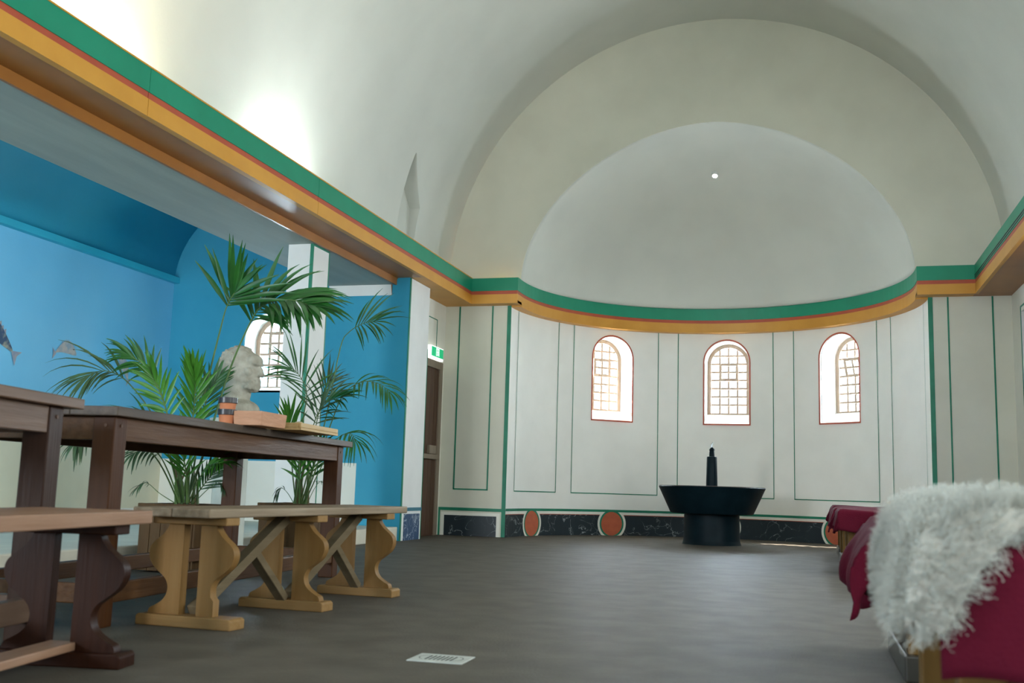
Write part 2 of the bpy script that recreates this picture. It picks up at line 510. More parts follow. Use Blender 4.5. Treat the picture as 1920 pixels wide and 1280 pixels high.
# --- windows
def clip(poly, half, zs):
    """clip a rectangle against the arch of radius half centred at (0, zs)"""
    out = list(poly)
    pts = [(half, zs)] + [(half * math.cos(PI * i / 20), zs + half * math.sin(PI * i / 20)) for i in range(21)]
    for i in range(1, len(pts) - 1):
        (ax, ay), (bx_, by) = pts[i], pts[i + 1]
        nx, ny = -(by - ay), bx_ - ax
        def side(q): return (q[0] - ax) * nx + (q[1] - ay) * ny
        new = []
        for k in range(len(out)):
            p, q = out[k], out[(k + 1) % len(out)]
            sp, sq = side(p), side(q)
            if sp >= 0: new.append(p)
            if (sp > 0 > sq) or (sp < 0 < sq):
                f = sp / (sp - sq)
                new.append((p[0] + (q[0] - p[0]) * f, p[1] + (q[1] - p[1]) * f))
        out = new
        if len(out) < 3: return []
    return out


def make_window(name, loc, rz, half_open, zb, zt, sill_rise, rows, cols, vent_row, tilt, depth, label=None):
    """local frame: x across, y outwards, z up; y = 0 is the wall face"""
    root = empty(name, loc, rz)
    root['kind'] = 'structure'
    fn = lambda u, v, w: (u, w, v)
    gz = zb + sill_rise
    half = half_open - 0.058
    top = zt - 0.058
    zs = top - half
    y0, y1 = depth, depth + 0.06
    # arched frame
    outer = [(-half_open - 0.01, gz - 0.05), (half_open + 0.01, gz - 0.05)] + [((half_open + 0.01) * math.cos(PI * i / 24), zt - half_open + (half_open + 0.01) * math.sin(PI * i / 24)) for i in range(25)]
    inner = [(-half, gz), (half, gz)] + [(half * math.cos(PI * i / 24), zs + half * math.sin(PI * i / 24)) for i in range(25)]
    mb = MB(); k = len(outer)
    vs = [fn(u, v, w) for w in (y0, y1) for p in (outer, inner) for u, v in p]
    fs = []
    for i in range(k):
        j = (i + 1) % k
        fs += [(i, j, k + j, k + i), (2 * k + i, 3 * k + i, 3 * k + j, 2 * k + j), (i, 2 * k + i, 2 * k + j, j), (k + i, k + j, 3 * k + j, 3 * k + i)]
    mb.add(vs, fs)
    mb.build('window_frame', MT['frame'], root)
    # white plaster lining of the opening
    k2 = 25
    lo_ = [(half_open * math.cos(PI * i / 24), zt - half_open + half_open * math.sin(PI * i / 24)) for i in range(25)]
    lo_ = [(half_open, zb)] + lo_ + [(-half_open, zb)]
    li_ = [(u * (half_open - 0.008) / half_open, v if v < zt - half_open else zt - half_open + (v - zt + half_open) * (half_open - 0.008) / half_open) for u, v in lo_]
    mb = MB(); k2 = len(lo_)
    vs = [fn(u, v, w) for w in (0.016, depth) for p in (lo_, li_) for u, v in p]
    fs = []
    for i in range(k2 - 1):
        j = i + 1
        fs += [(i, j, k2 + j, k2 + i), (2 * k2 + i, 3 * k2 + i, 3 * k2 + j, 2 * k2 + j), (i, 2 * k2 + i, 2 * k2 + j, j), (k2 + i, k2 + j, 3 * k2 + j, 3 * k2 + i)]
    mb.add(vs, fs)
    mb.build('reveal_lining', MT['white'], root, smooth=True)
    # sloping sill
    MB().prism([(0.0, zb - 0.02), (0.0, zb + 0.004), (depth + 0.02, gz - 0.01), (depth + 0.02, zb - 0.02)], lambda u, v, w: (w, u, v), -half_open - 0.005, half_open + 0.005).build('window_sill', MT['white'], root)
    cw, rh = 2 * half / cols, (top - gz) / rows
    ym = (y0 + y1) / 2
    for i in range(1, cols):
        u = -half + cw * i
        h = zs + math.sqrt(max(0, half * half - u * u))
        bx('mullion', MT['frame'], u - 0.0125, u + 0.0125, ym - 0.016, ym + 0.016, gz, h, root)
    for j in range(1, rows):
        v = gz + rh * j
        w = half if v < zs else math.sqrt(max(0, half * half - (v - zs) ** 2))
        bx('glazing_bar', MT['frame'], -w, w, ym - 0.0165, ym + 0.0165, v - 0.0125, v + 0.0125, root)
    for i in range(cols):
        for j in range(rows):
            if i in (cols // 2 - 1, cols // 2) and j in (vent_row, vent_row + 1) and vent_row >= 0: continue
            p = clip([(-half + cw * i, gz + rh * j), (-half + cw * (i + 1), gz + rh * j), (-half + cw * (i + 1), gz + rh * (j + 1)), (-half + cw * i, gz + rh * (j + 1))], half, zs)
            if len(p) >= 3:
                MB().prism(p, fn, ym - 0.002, ym + 0.002).build('pane', MT['pane'], root)
    if vent_row >= 0:      # small opening light in the middle
        vz = gz + rh * vent_row
        v = empty('vent', (0, ym - 0.015, vz), 0, root)
        v.rotation_euler = (R(tilt), 0, 0)
        e = 0.026
        mb = MB()
        mb.box(-cw - 0.01, cw + 0.01, -0.02, 0.02, -0.01, e); mb.box(-cw - 0.01, cw + 0.01, -0.02, 0.02, 2 * rh - e, 2 * rh + 0.01)
        mb.box(-cw - 0.01, -cw + e, -0.02, 0.02, e, 2 * rh - e); mb.box(cw - e, cw + 0.01, -0.02, 0.02, e, 2 * rh - e)
        mb.box(-0.012, 0.012, -0.015, 0.015, e, 2 * rh - e); mb.box(-cw + e, cw - e, -0.0155, 0.0155, rh - 0.012, rh + 0.012)
        mb.build('vent_frame', MT['frame'], v)
        for sx in (-1, 0):
            for sz in (0, 1):
                MB().box(sx * cw + 0.01, (sx + 1) * cw - 0.01, -0.002, 0.002, sz * rh + 0.01, (sz + 1) * rh - 0.01).build('pane', MT['pane'], v)
    return root


for i, a in enumerate(WIN_A):
    d = Vector((math.sin(R(a)), math.cos(R(a)), 0))
    # sagitta: the flat window frame starts where the curved wall meets the middle of the opening
    w = make_window('window_%d' % (i + 1), Vector((AX, YW, 0)) + d * (RW - 0.012), -R(a), WH, WZB, WZT, 0.165, 8, 4, 4, (0, 0, 14)[i], 0.30)
    # red painted outline on the wall around the opening
    mb = MB()
    po = arch_poly(WH + 0.018, WZB - 0.018, WZT + 0.018, 24); pi_ = arch_poly(WH, WZB, WZT, 24)
    vs = [cyl(R(a) + math.asin(u / RW), v, 0.006) for u, v in po] + [cyl(R(a) + math.asin(u / RW), v, 0.006) for u, v in pi_]
    k = len(po)
    mb.add(vs, [(q, (q + 1) % k, k + (q + 1) % k, k + q) for q in range(k)])
    mb.build('window_outline', MT['red'], wall_apse, fix=False)

# --- half dome over the apse
DN, DR = 1.82, ZT - ZT + 1.80
def prof(s):
    """s 0..1 from springing to crown -> radius, height"""
    t = s * PI / 2
    c, q = math.cos(t), math.sin(t)
    return RC * max(c, 0) ** (2 / DN), ZT + DR * q ** (2 / DN)
mb = MB()
vs = []
def domefn(u, v):
    a = -PI / 2 - 0.0 + PI * u
    r, z = prof(v)
    return (AX + r * math.sin(a), YW - 0.05 + r * math.cos(a), z)
mb.grid(domefn, 64, 40)
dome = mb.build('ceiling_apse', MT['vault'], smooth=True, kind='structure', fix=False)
md = dome.modifiers.new('thick', 'SOLIDIFY'); md.thickness = 0.1; md.offset = -1

# --- upper far wall (lunette) between vault and dome
RV, ZV = 3.10, 2.98
mb = MB(); K = 80
ring_i, ring_o = [], []
for i in range(K + 1):
    s = -1 + 2 * i / K
    r, z = prof(1 - abs(s))
    ring_i.append((AX + (r if s > 0 else -r), z))
    th = PI / 2 - s * PI / 2
    ring_o.append((AX + (RV + 0.12) * math.cos(th), ZV + (RV + 0.12) * math.sin(th)))
vs = [(x, YW - 0.06, z) for x, z in ring_i] + [(x, YW - 0.06, z) for x, z in ring_o] + [(x, YW - 0.045, z) for x, z in ring_i] + [(x, YW - 0.045, z) for x, z in ring_o]
k = K + 1
fs = []
for i in range(K):
    fs += [(i, i + 1, k + i + 1, k + i), (2 * k + i, 3 * k + i, 3 * k + i + 1, 2 * k + i + 1), (i, 2 * k + i, 2 * k + i + 1, i + 1), (k + i, k + i + 1, 3 * k + i + 1, 3 * k + i)]
mb.add(vs, fs)
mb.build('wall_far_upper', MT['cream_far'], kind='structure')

# --- barrel vault of the hall
mb = MB()
K = 72
vs, fs = [], []
for y in (YB - 0.3, YW + 0.02):
    for r in (RV, RV + 0.35):
        for i in range(K + 1):
            th = PI * (1 - i / K)
            vs.append((AX + r * math.cos(th), y, ZV + r * math.sin(th)))
k = K + 1
for i in range(K):
    fs += [(i, i + 1, 2 * k + i + 1, 2 * k + i), (k + i, 3 * k + i, 3 * k + i + 1, k + i + 1), (i, k + i, k + i + 1, i + 1), (2 * k + i, 2 * k + i + 1, 3 * k + i + 1, 3 * k + i)]
fs += [(0, 2 * k, 3 * k, k), (K, k + K, 3 * k + K, 2 * k + K)]
mb.add(vs, fs)
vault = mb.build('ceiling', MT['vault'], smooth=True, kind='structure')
# a narrow recess cut in the vault above the door
cut(vault, MB().prism([(9.93, 2.9), (10.45, 2.9), (10.45, 3.6), (9.96, 4.06), (9.93, 4.06)], lambda u, v, w: (w, u, v), AX - RV - 0.06, AX - RV + 0.9))
for pl in vault.data.polygons: pl.use_smooth = True
vault.data.set_sharp_from_angle(angle=R(25))

# --- side walls
wl = MB().box(CL - 0.3, CL, YE + 0.3, YW, 0, ZT + 0.1).build('wall_left', MT['cream'], kind='structure')
wr = MB()
ops = [(-2.35, -0.85), (0.85, 2.35), (4.05, 5.55), (7.25, 8.75)]
wr.box(CR, CR + 0.3, YB - 0.3, YW, 2.48, ZT + 0.1)
wr.box(CR, CR + 0.3, YB - 0.3, 9.9, 0, 1.0)
ys = [YB - 0.3] + [q for o in ops for q in o] + [9.9]
for i in range(0, len(ys), 2): wr.box(CR, CR + 0.3, ys[i], ys[i + 1], 1.0, 2.48)
wr.box(CR, CR + 0.3, 11.30, YW, 0, 2.48)
wall_right = wr.build('wall_right', MT['cream'], kind='structure')
bx('painted_line', MT['line'], CR - 0.006, CR, 11.30, 11.315, 0, 2.535, wall_right)
bx('painted_line', MT['line'], CR - 0.006, CR, 9.9, 11.30, 2.52, 2.535, wall_right)
opening_panel = bx('wall_right_opening', mat('violet_blue_opening_light', (0.16, 0.16, 0.42), (0.2, 0.2, 0.46), 3, rough=0.7), CR + 0.24, CR + 0.32, 9.9, 11.3, 0, 2.48, kind='structure')  # panel closing the opening, its colour standing for bluish light beyond
bk = MB()
bk.box(-7.4, AX - 2.3, YB - 0.3, YB, 0, 6.4); bk.box(AX + 2.3, CR + 0.3, YB - 0.3, YB, 0, 6.4)
bk.box(AX - 2.3, AX + 2.3, YB - 0.3, YB, 0, 0.7); bk.box(AX - 2.3, AX + 2.3, YB - 0.3, YB, 3.3, 6.4)
cut_o = bk.build('wall_rear', MT['cream'], kind='structure')
cut(cut_o, MB().box(FX + 0.25, FX + 1.75, YB - 0.5, YB + 0.2, 1.15, 2.65))

# --- cornice: three painted bands and an orange soffit
corn = empty('trim_1'); corn['kind'] = 'structure'
BANDS = [('green_band', 'green', 2.877, ZT, 0.0), ('red_band', 'red', 2.835, 2.877, 0.006), ('ochre_band', 'ochre', ZB, 2.835, 0.0)]


def band_run(face, back, z0, z1, inset, name, material):
    """solid ribbon between a face path and a path behind it"""
    mb = MB(); n = len(face)
    vs = []
    for (fx, fy), (bx_, by) in zip(face, back):
        d = Vector((bx_ - fx, by - fy)); d.normalize()
        p = (fx + d.x * inset, fy + d.y * inset); q = (fx + d.x * (inset + 0.05), fy + d.y * (inset + 0.05))
        vs += [(p[0], p[1], z0), (p[0], p[1], z1), (q[0], q[1], z1), (q[0], q[1], z0)]
    fs = [(0, 1, 2, 3), ((n - 1) * 4 + 3, (n - 1) * 4 + 2, (n - 1) * 4 + 1, (n - 1) * 4)]
    for i in range(n - 1):
        for k in range(4):
            fs.append((i * 4 + k, i * 4 + (k + 1) % 4, (i + 1) * 4 + (k + 1) % 4, (i + 1) * 4 + k))
    mb.add(vs, fs)
    return mb.build(name, material, corn)


joints = [YB, -1.7, 0.6, 2.9, 5.2, 7.5]
runs = []
for i, y in enumerate(joints):
    y2 = joints[i + 1] - 0.005 if i + 1 < len(joints) else None
    if y2: runs.append(([(XL, y), (XL, y2)], [(CL, y), (CL, y2)]))
runs.append(([(XL, 7.5), (XL, YF)], [(CL, 7.5), (XL - 1.0, YF + 1.0)]))
runs.append(([(XL, YF), (AX - RC, YF)], [(XL - 1.0, YF + 1.0), (AX - RC - 0.4, YF + 0.4)]))
arcF = [(AX - RC, YF)] + [(AX + RC * math.sin(a), YW + RC * math.cos(a)) for a in [-PI / 2 + PI * i / 64 for i in range(65)]] + [(AX + RC, YF)]
arcB = [(AX - RC - 0.4, YF + 0.4)] + [(AX + RW * math.sin(a), YW + RW * math.cos(a)) for a in [-PI / 2 + PI * i / 64 for i in range(65)]] + [(AX + RC + 0.4, YF + 0.4)]
runs.append((arcF, arcB))
runs.append(([(AX + RC, YF), (XR, YF)], [(AX + RC + 0.4, YF + 0.4), (XR + 1, YF + 1)]))
runs.append(([(XR, YF), (XR, YB)], [(XR + 1, YF + 1), (XR + 1, YB)]))
for fpath, bpath in runs:
    for nm, mk, z0, z1, ins in BANDS:
        band_run(fpath, bpath, z0, z1, ins, nm, MT[mk])
for z in (2.893, 2.917):
    bx('dark_line', MT['black'], XR - 0.004, XR, YB, YF, z, z + 0.009, corn)
bx('gilt_edge', MT['ochre'], XL - 0.02, XL + 0.004, YB, YF, ZT - 0.004, ZT + 0.006, corn)
# soffit boards
SZ = ZB + 0.004
bx('soffit_board', MT['orange'], -4.22, XL - 0.002, YB, YE - 0.0, SZ, SZ + 0.03, corn)
bx('soffit_board', MT['ochre'], CL, XL - 0.002, YE, YW, SZ, SZ + 0.03, corn)
bx('soffit_board', MT['ochre'], XL, AX - RC, YF + 0.002, YW, SZ, SZ + 0.03, corn)
bx('soffit_board', MT['ochre'], AX + RC, XR, YF + 0.002, YW, SZ, SZ + 0.03, corn)
bx('soffit_board', MT['orange'], XR + 0.002, CR, YB, YW, SZ, SZ + 0.03, corn)
mb = MB()
fp = [(x, y, SZ) for x, y in arcF[1:-1]]; bp_ = [(AX + (RW + 0.02) * math.sin(a), YW + (RW + 0.02) * math.cos(a), SZ) for a in [-PI / 2 + PI * i / 64 for i in range(65)]]
k = 65
mb.add(fp + bp_, [(i, i + 1, k + i + 1, k + i) for i in range(64)])
s_ = mb.build('soffit_board', MT['ochre'], corn, fix=False)
s_.modifiers.new('t', 'SOLIDIFY').thickness = 0.02

# --- lintel over the opening to the side room, its fascia and the side-room vault
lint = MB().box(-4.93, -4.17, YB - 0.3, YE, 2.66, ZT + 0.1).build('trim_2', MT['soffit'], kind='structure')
bx('fascia_board', MT['orange'], -4.172, -4.15, YB, YE - 0.001, 2.655, SZ - 0.001, lint)
bx('plaster_band', MT['white'], -4.93, -4.2, YE - 0.006, YE, 2.545, 2.66, lint)
MB().add([(-4.20, YE - 0.008, 2.66), (-4.14, YE - 0.008, ZB), (-4.22, YE - 0.008, ZB), (-4.20, YE - 0.008, 2.55),
          (-4.20, YE, 2.66), (-4.14, YE, ZB), (-4.22, YE, ZB), (-4.20, YE, 2.55)],
         [(0, 1, 2, 3), (7, 6, 5, 4), (0, 4, 5, 1), (1, 5, 6, 2), (2, 6, 7, 3), (3, 7, 4, 0)]).build('fascia_end', MT['orange'], lint)
wfish = MB().box(FX - 0.3, FX, YB - 0.3, YE + 0.3, 0.0, 2.76).build('wall_pool', MT['lit_blue'], kind='structure')
DADO = 0.88
bx('cream_dado', mat('yellow_cream_dado', (0.72, 0.67, 0.50), (0.66, 0.61, 0.45), 2.0, rough=0.75), FX - 0.002, FX + 0.008, YB, YE, 0.14, DADO, wfish)
bx('skirting', MT['white'], FX, FX + 0.03, YB, YE, 0.14, 0.24, wfish)
mb = MB()
def svf(u, v):
    th = PI * (1 - u)
    return ((FX + 0.07 - 4.93) / 2 + (4.93 - 0.07 + FX) * -0.5 * math.cos(th), YB - 0.3 + v * (YE + 0.35 - YB), 2.74 + 0.95 * math.sin(th))
mb.grid(svf, 40, 1)
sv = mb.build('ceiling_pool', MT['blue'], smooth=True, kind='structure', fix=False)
sm = sv.modifiers.new('t', 'SOLIDIFY'); sm.thickness = 0.1; sm.offset = 1
bx('vault_ledge', MT['blue'], FX - 0.05, FX + 0.07, YB - 0.3, YE + 0.05, 2.735, 2.80, sv)
# end wall of the side room
wend = MB().box(-7.15, -4.0, YE, YE + 0.585, 0, 2.98).build('wall_pool_end', MT['shaded_blue'], kind='structure')
bx('upper_wall', MT['shaded_blue'], -7.15, -4.94, YE, YE + 0.4, 2.98, 3.9, wend)
SX, SH, SB, ST_ = -5.635, 0.285, 1.53, 2.38
cut(wend, MB().prism(arch_poly(SH, SB, ST_), lambda u, v, w: (SX + u, w, v), YE - 0.3, YE + 0.9))
bx('cream_dado', MT['cream'], FX, -4.51, YE - 0.008, YE, 0.14, 0.775, wend)
make_window('window_4', (SX, YE, 0), 0, SH, SB, ST_, 0.07, 6, 4, 3, 0, 0.26)
pf = bx('pier_face', MT['white'], -4.0, -3.9937, YE, YE + 0.585, 0, ZB, wend)
bx('pier_edge_line', MT['line'], -3.999, -3.989, YE - 0.004, YE + 0.022, 0.0, ZB, wend)
bx('pier_edge_line', MT['line'], -3.998, -3.990, YE + 0.578, YE + 0.588, 0.0, 2.05, wend)
bx('painted_marble_panel', MT['marble_blue'], -3.999, -3.987, YE + 0.09, YE + 0.53, 0.0, 0.27, wend)
bx('dado_line', mat('blue_green_line', (0.03, 0.16, 0.22), rough=0.6), -3.999, -3.988, YE, YE + 0.585, 0.30, 0.335, wend)
# pier standing in the opening
p1 = MB().box(-4.44, -4.20, 8.18, 8.51, 0.14, 2.66).build('wall_pier', MT['white'], kind='structure')
bx('pier_edge_line', MT['line'], -4.222, -4.194, 8.174, 8.19, 0.14, 2.66, p1)
bx('pier_edge_line', MT['line'], -4.203, -4.196, 8.50, 8.512, 0.14, 2.66, p1)
bx('pier_edge_line', MT['line'], -4.203, -4.196, 8.18, 8.51, 2.645, 2.66, p1)
# raised pale platform with its kerb
bx('floor_platform', MT['kerb'], FX, -4.02, YB, YE, 0, 0.14, kind='structure', bevel=0.01)
bx('baseboard_left', MT['kerb'], CL, CL + 0.012, YE + 0.585, 10.66, 0, 0.08, kind='structure')

# --- painted fish on the blue walls
def fish(name, fn, mk, L, H, bend, parent, flip=1, label=None):
    N_ = 14
    up, dn = [], []
    for i in range(N_ + 1):
        t = i / N_
        x = (t - 0.5) * L
        c = bend * (1 - (2 * t - 1) ** 2)
        h = H * (math.sin(PI * min(1, t * 0.98 + 0.02)) ** 0.7) * (1 - 0.55 * t)
        up.append((x * flip, c + h * 0.62)); dn.append((x * flip, c - h * 0.38))
    body = MB()
    vs = [fn(u, v, 0.004) for u, v in up] + [fn(u, v, 0.004) for u, v in dn]
    body.add(vs, [(i, i + 1, N_ + 2 + i, N_ + 1 + i) for i in range(N_)])
    b = body.build('painted_fish', MT[mk], parent, fix=False)
    if label: b['label'] = label
    xt = 0.46 * L * flip
    tail = [(xt, 0.02 * H), (xt + 0.16 * L * flip, 0.32 * H), (xt + 0.12 * L * flip, 0), (xt + 0.17 * L * flip, -0.38 * H), (xt, -0.06 * H)]
    MB().add([fn(u, v, 0.005) for u, v in tail], [(0, 1, 2), (0, 2, 4), (2, 3, 4)]).build('painted_tail', MT['fin'], b, fix=False)
    fin = []
    for i in range(2, 10):
        u, v = up[i]
        fin += [(u, v - 0.003), (u + 0.3 * L / N_ * flip, v + 0.12 * H * (1 if i % 2 else 0.7))]
    fin.append((up[10][0], up[10][1] - 0.003))
    fv = [fn(u, v, 0.0045) for u, v in fin]
    MB().add(fv, [(i, i + 1, i + 2) for i in range(0, len(fin) - 2, 2)]).build('painted_fin', MT['fin'], b, fix=False)
    MB().add([fn(up[2][0] + 0.008 * math.cos(a), up[2][1] * 0.6 + 0.008 * math.sin(a), 0.0065) for a in [2 * PI * i / 8 for i in range(8)]], [tuple(range(8))]).build('painted_eye', MT['black'], b, fix=False)
    return b


def on_fish_wall(y, z, rot):
    c, s = math.cos(rot), math.sin(rot)
    return lambda u, v, w: (FX + w, y + u * c - v * s, z + u * s + v * c)


def on_end_wall(x, z, rot):
    c, s = math.cos(rot), math.sin(rot)
    return lambda u, v, w: (x + u * c - v * s, YE - w, z + u * s + v * c)


fish('f', on_fish_wall(7.42, 1.80, R(-33)), 'fish_dark', 0.62, 0.22, 0.0, wfish, 1, 'slate-blue painted fish swimming up at the frame edge')
fish('f', on_fish_wall(8.36, 1.715, R(4)), 'fish2', 0.30, 0.16, 0.05, wfish, -1, 'humped grey painted fish')
fish('f', on_fish_wall(9.25, 1.675, R(-52)), 'fish2', 0.28, 0.15, 0.015, wfish, 1, 'pale painted fish swimming upwards')
fish('f', on_end_wall(-6.24, 1.63, R(-25)), 'fish_dark', 0.26, 0.12, 0.03, wend, -1, 'dark painted fish beside the bust')

# --- door in the left wall beyond the pier, and the exit sign over it
dr = empty('door_1', (CL, 11.2, 0)); dr['kind'] = 'structure'
mb = MB()
mb.box(-0.02, 0.035, -0.56, -0.44, 0, 2.0).box(-0.02, 0.035, 0.33, 0.43, 0, 2.0).box(-0.02, 0.036, -0.56, 0.43, 1.93, 2.02)
mb.build('door_frame', MT['jamb'], dr, bevel=0.004)
lf = bx('door_leaf', MT['door'], -0.01, 0.012, -0.44, 0.33, 0, 1.93, dr)
for i in range(6):
    y = -0.435 + i * 0.128
    bx('plank', MT['door'], 0.012, 0.022, y, y + 0.122, 0.01, 1.92, lf, bevel=0.003)
bx('door_rail', MT['jamb'], 0.018, 0.075, -0.42, 0.315, 0.87, 0.925, lf, bevel=0.006)
bx('lock_box', MT['jamb'], 0.02, 0.06, 0.02, 0.24, 0.93, 1.03, lf, bevel=0.005)
# painted panel line on the wall over the door
bx('painted_line', MT['line'], CL, CL + 0.005, 11.45, 11.46, 2.05, 2.52, wl)
bx('painted_line', MT['line'], CL, CL + 0.005, 10.7, 11.46, 2.51, 2.52, wl)
sg = empty('exit_sign', (CL + 0.004, 11.37, 2.03))
tag(sg, 'lit green emergency exit sign above the dark door', 'exit sign')
bx('housing', MT['sign_white'], 0, 0.045, -0.21, 0.21, 0, 0.15, sg, bevel=0.004)
bx('face', MT['sign_green'], 0.045, 0.049, -0.195, 0.195, 0.028, 0.138, sg)
mb = MB()   # running figure in a doorway
for a, b, w in (((-0.045, 0.04), (-0.045, 0.128), 0.008), ((0.045, 0.04), (0.045, 0.128), 0.008), ((-0.045, 0.126), (0.045, 0.126), 0.008),
                ((0.0, 0.098), (0.004, 0.072), 0.02), ((0.004, 0.072), (-0.022, 0.042), 0.01), ((0.004, 0.072), (0.022, 0.05), 0.01),
                ((0.0, 0.094), (-0.024, 0.08), 0.008), ((0.0, 0.094), (0.026, 0.084), 0.008)):
    mb.bar((0.0505, a[0], a[1]), (0.0505, b[0], b[1]), 0.002, w, up=(1, 0, 0)) if False else mb.bar((0.0505, a[0], a[1]), (0.0505, b[0], b[1]), w, 0.003, up=(1, 0, 0))
mb.prism([(0.002 + 0.011 * math.cos(a), 0.111 + 0.011 * math.sin(a)) for a in [2 * PI * i / 10 for i in range(10)]], lambda u, v, w: (w, u, v), 0.049, 0.052)
mb.build('pictogram', MT['sign_pict'], sg)

# --- lamps: two hidden in the cornice trough, a small downlight in the dome
def cove_lamp(y, colour, power, label):
    t = empty('cove_lamp', (XL - 0.2, y, ZB + 0.034))
    tag(t, label, 'lamp', 'lamps behind the left cornice')
    MB().box(-0.06, 0.06, -0.3, 0.3, 0, 0.03).build('base', MT['lampmetal'], t, bevel=0.004)
    MB().tube([(0, -0.28, 0.06), (0, 0.28, 0.06)], 0.013, 10).build('tube', MT['bulb'], t, smooth=True)
    MB().box(-0.02, 0.02, -0.3, -0.28, 0.03, 0.08).build('holder', MT['lampmetal'], t)
    MB().box(-0.02, 0.02, 0.28, 0.3, 0.03, 0.08).build('holder', MT['lampmetal'], t)
    l = area('cove_light', (XL - 0.2, y, ZB + 0.12), (-0.25, 0, 1), 0.1, 0.75, power, colour)
    l.rotation_euler = (0, R(-12), 0); l.rotation_euler.rotate_axis('X', PI)
    return t


cove_lamp(5.0, (1.0, 0.86, 0.62), 26, 'lamp behind the left cornice casting the warm cream glow')
cove_lamp(7.35, (0.86, 0.95, 1.0), 21, 'lamp behind the left cornice casting the cool white glow')
DL = Vector((-1.073, 12.77, 4.52))
t = empty('dome_downlight', DL)
tag(t, 'tiny lit downlight set in the apse half dome', 'lamp')
dn = Vector((0.0, -0.55, -0.83)).normalized()
t.rotation_euler = dn.to_track_quat('-Z', 'Y').to_euler()
MB().lathe([(0.030, -0.012), (0.042, -0.012), (0.046, 0.0), (0.046, 0.09), (0.030, 0.09), (0.030, -0.012)], n=20).build('collar', MT['lampmetal'], t, smooth=True)
MB().lathe([(0.0, -0.012), (0.018, -0.010), (0.029, -0.004), (0.029, 0.02)], n=16).build('bulb', MT['bulb'], t, smooth=True, fix=False)
dl = bpy.data.lights.new('dome_downlight_beam', 'SPOT')
dl.energy = 40; dl.spot_size = R(70); dl.spot_blend = 0.9; dl.shadow_soft_size = 0.03; dl.color = (1.0, 0.93, 0.82)
do = bpy.data.objects.new('dome_downlight_beam', dl); do.location = DL + Vector((0, -0.01, -0.06)); aim(do, (0, 0.0, -1)); col.objects.link(do)

# ================================================================== fountain
ft = empty('fountain', (AX, 12.25, 0))
tag(ft, 'round dark blue-green fountain basin on a drum in the apse', 'fountain')
MB().lathe([(0.335, 0), (0.325, 0.03), (0.318, 0.06), (0.312, 0.35), (0.30, 0.355)], n=48).build('drum', MT['basin'], ft, smooth=True)
MB().lathe([(0.0, 0.345), (0.455, 0.345), (0.468, 0.352), (0.475, 0.365), (0.600, 0.632), (0.606, 0.645), (0.600, 0.652), (0.560, 0.652), (0.552, 0.645), (0.50, 0.52), (0.0, 0.50)], n=64).build('basin', MT['basin'], ft, smooth=True)
MB().lathe([(0.559, 0.653), (0.598, 0.653), (0.598, 0.657), (0.559, 0.657), (0.559, 0.653)], n=64).build('rim', MT['rim'], ft, smooth=True)
MB().lathe([(0.0, 0.615), (0.545, 0.615)], n=48).build('water', MT['water'], ft, fix=False)
c_ = MB().lathe([(0.068, 0.50), (0.064, 0.75), (0.058, 0.985), (0.054, 0.997), (0.036, 1.0)], n=28).build('column', MT['basin'], ft, smooth=True)
MB().lathe([(0.032, 1.0), (0.030, 1.06), (0.026, 1.065), (0.034, 1.07), (0.030, 1.085), (0.014, 1.10), (0.012, 1.105)], n=24).build('nozzle', MT['basin'], c_, smooth=True)
MB().tube([(-0.004, 0, 1.10), (-0.002, 0, 1.13), (0.008, 0, 1.15), (0.012, 0, 1.168)], [0.012, 0.010, 0.010, 0.004], 8).build('spout', MT['steel'], c_, smooth=True)

# ================================================================== tables
def make_table(loc, rz, label, group, mt_top, mt_rail, mt_leg):
    """origin: near front corner of the top; local y along the table, local -x towards the wall"""
    t = empty('trestle_table' if False else 'refectory_table', loc, rz)
    tag(t, label, 'table', group)
    L, W, H, lg = 2.66, 0.80, 0.815, 0.09
    ov = 0.035
    for i in range(4):
        x1 = -i * W / 4
        MB().box(x1 - W / 4 + 0.001, x1, 0.002 * (i % 2), L - 0.002 * (i % 2), H - 0.036, H).build('top_plank', mt_top, t, bevel=0.004)
    x_out, x_in = -0.03, -W + 0.03
    for x0, x1 in ((x_out - lg, x_out), (x_in, x_in + lg)):
        for y0 in (ov, L - 0.08 - lg):
            MB().box(x0, x1, y0, y0 + lg, 0, H - 0.036).build('leg', mt_leg, t, bevel=0.005)
    for x0 in (x_out - 0.035, x_in + 0.005):
        MB().box(x0, x0 + 0.03, ov + lg, L - 0.08 - lg, H - 0.125, H - 0.036).build('apron', mt_rail, t, bevel=0.003)
        MB().box(x0 - 0.015, x0 + 0.03, ov + lg, L - 0.08 - lg, 0.085, 0.16).build('stretcher', mt_rail, t, bevel=0.005)
    for y0 in (ov + 0.008, L - 0.08 - 0.04):
        MB().box(x_in + lg, x_out - lg, y0, y0 + 0.03, H - 0.125, H - 0.036).build('apron', mt_rail, t, bevel=0.003)
        MB().box(x_in + lg, x_out - lg, y0 + 0.01, y0 + 0.055, 0.085, 0.16).build('stretcher', mt_rail, t, bevel=0.005)
    for y0 in (ov, L - 0.08 - lg):
        MB().tube([(x_out - 0.002, y0 + lg * 0.5, H - 0.07), (x_out + 0.003, y0 + lg * 0.5, H - 0.07)], 0.007, 8).build('peg', MT['door'], t)
        if y0 < 1:
            MB().tube([(x_out - lg * 0.4, y0 + 0.002, H - 0.07), (x_out - lg * 0.4, y0 - 0.003, H - 0.07)], 0.007, 8).build('peg', MT['door'], t)
    return t


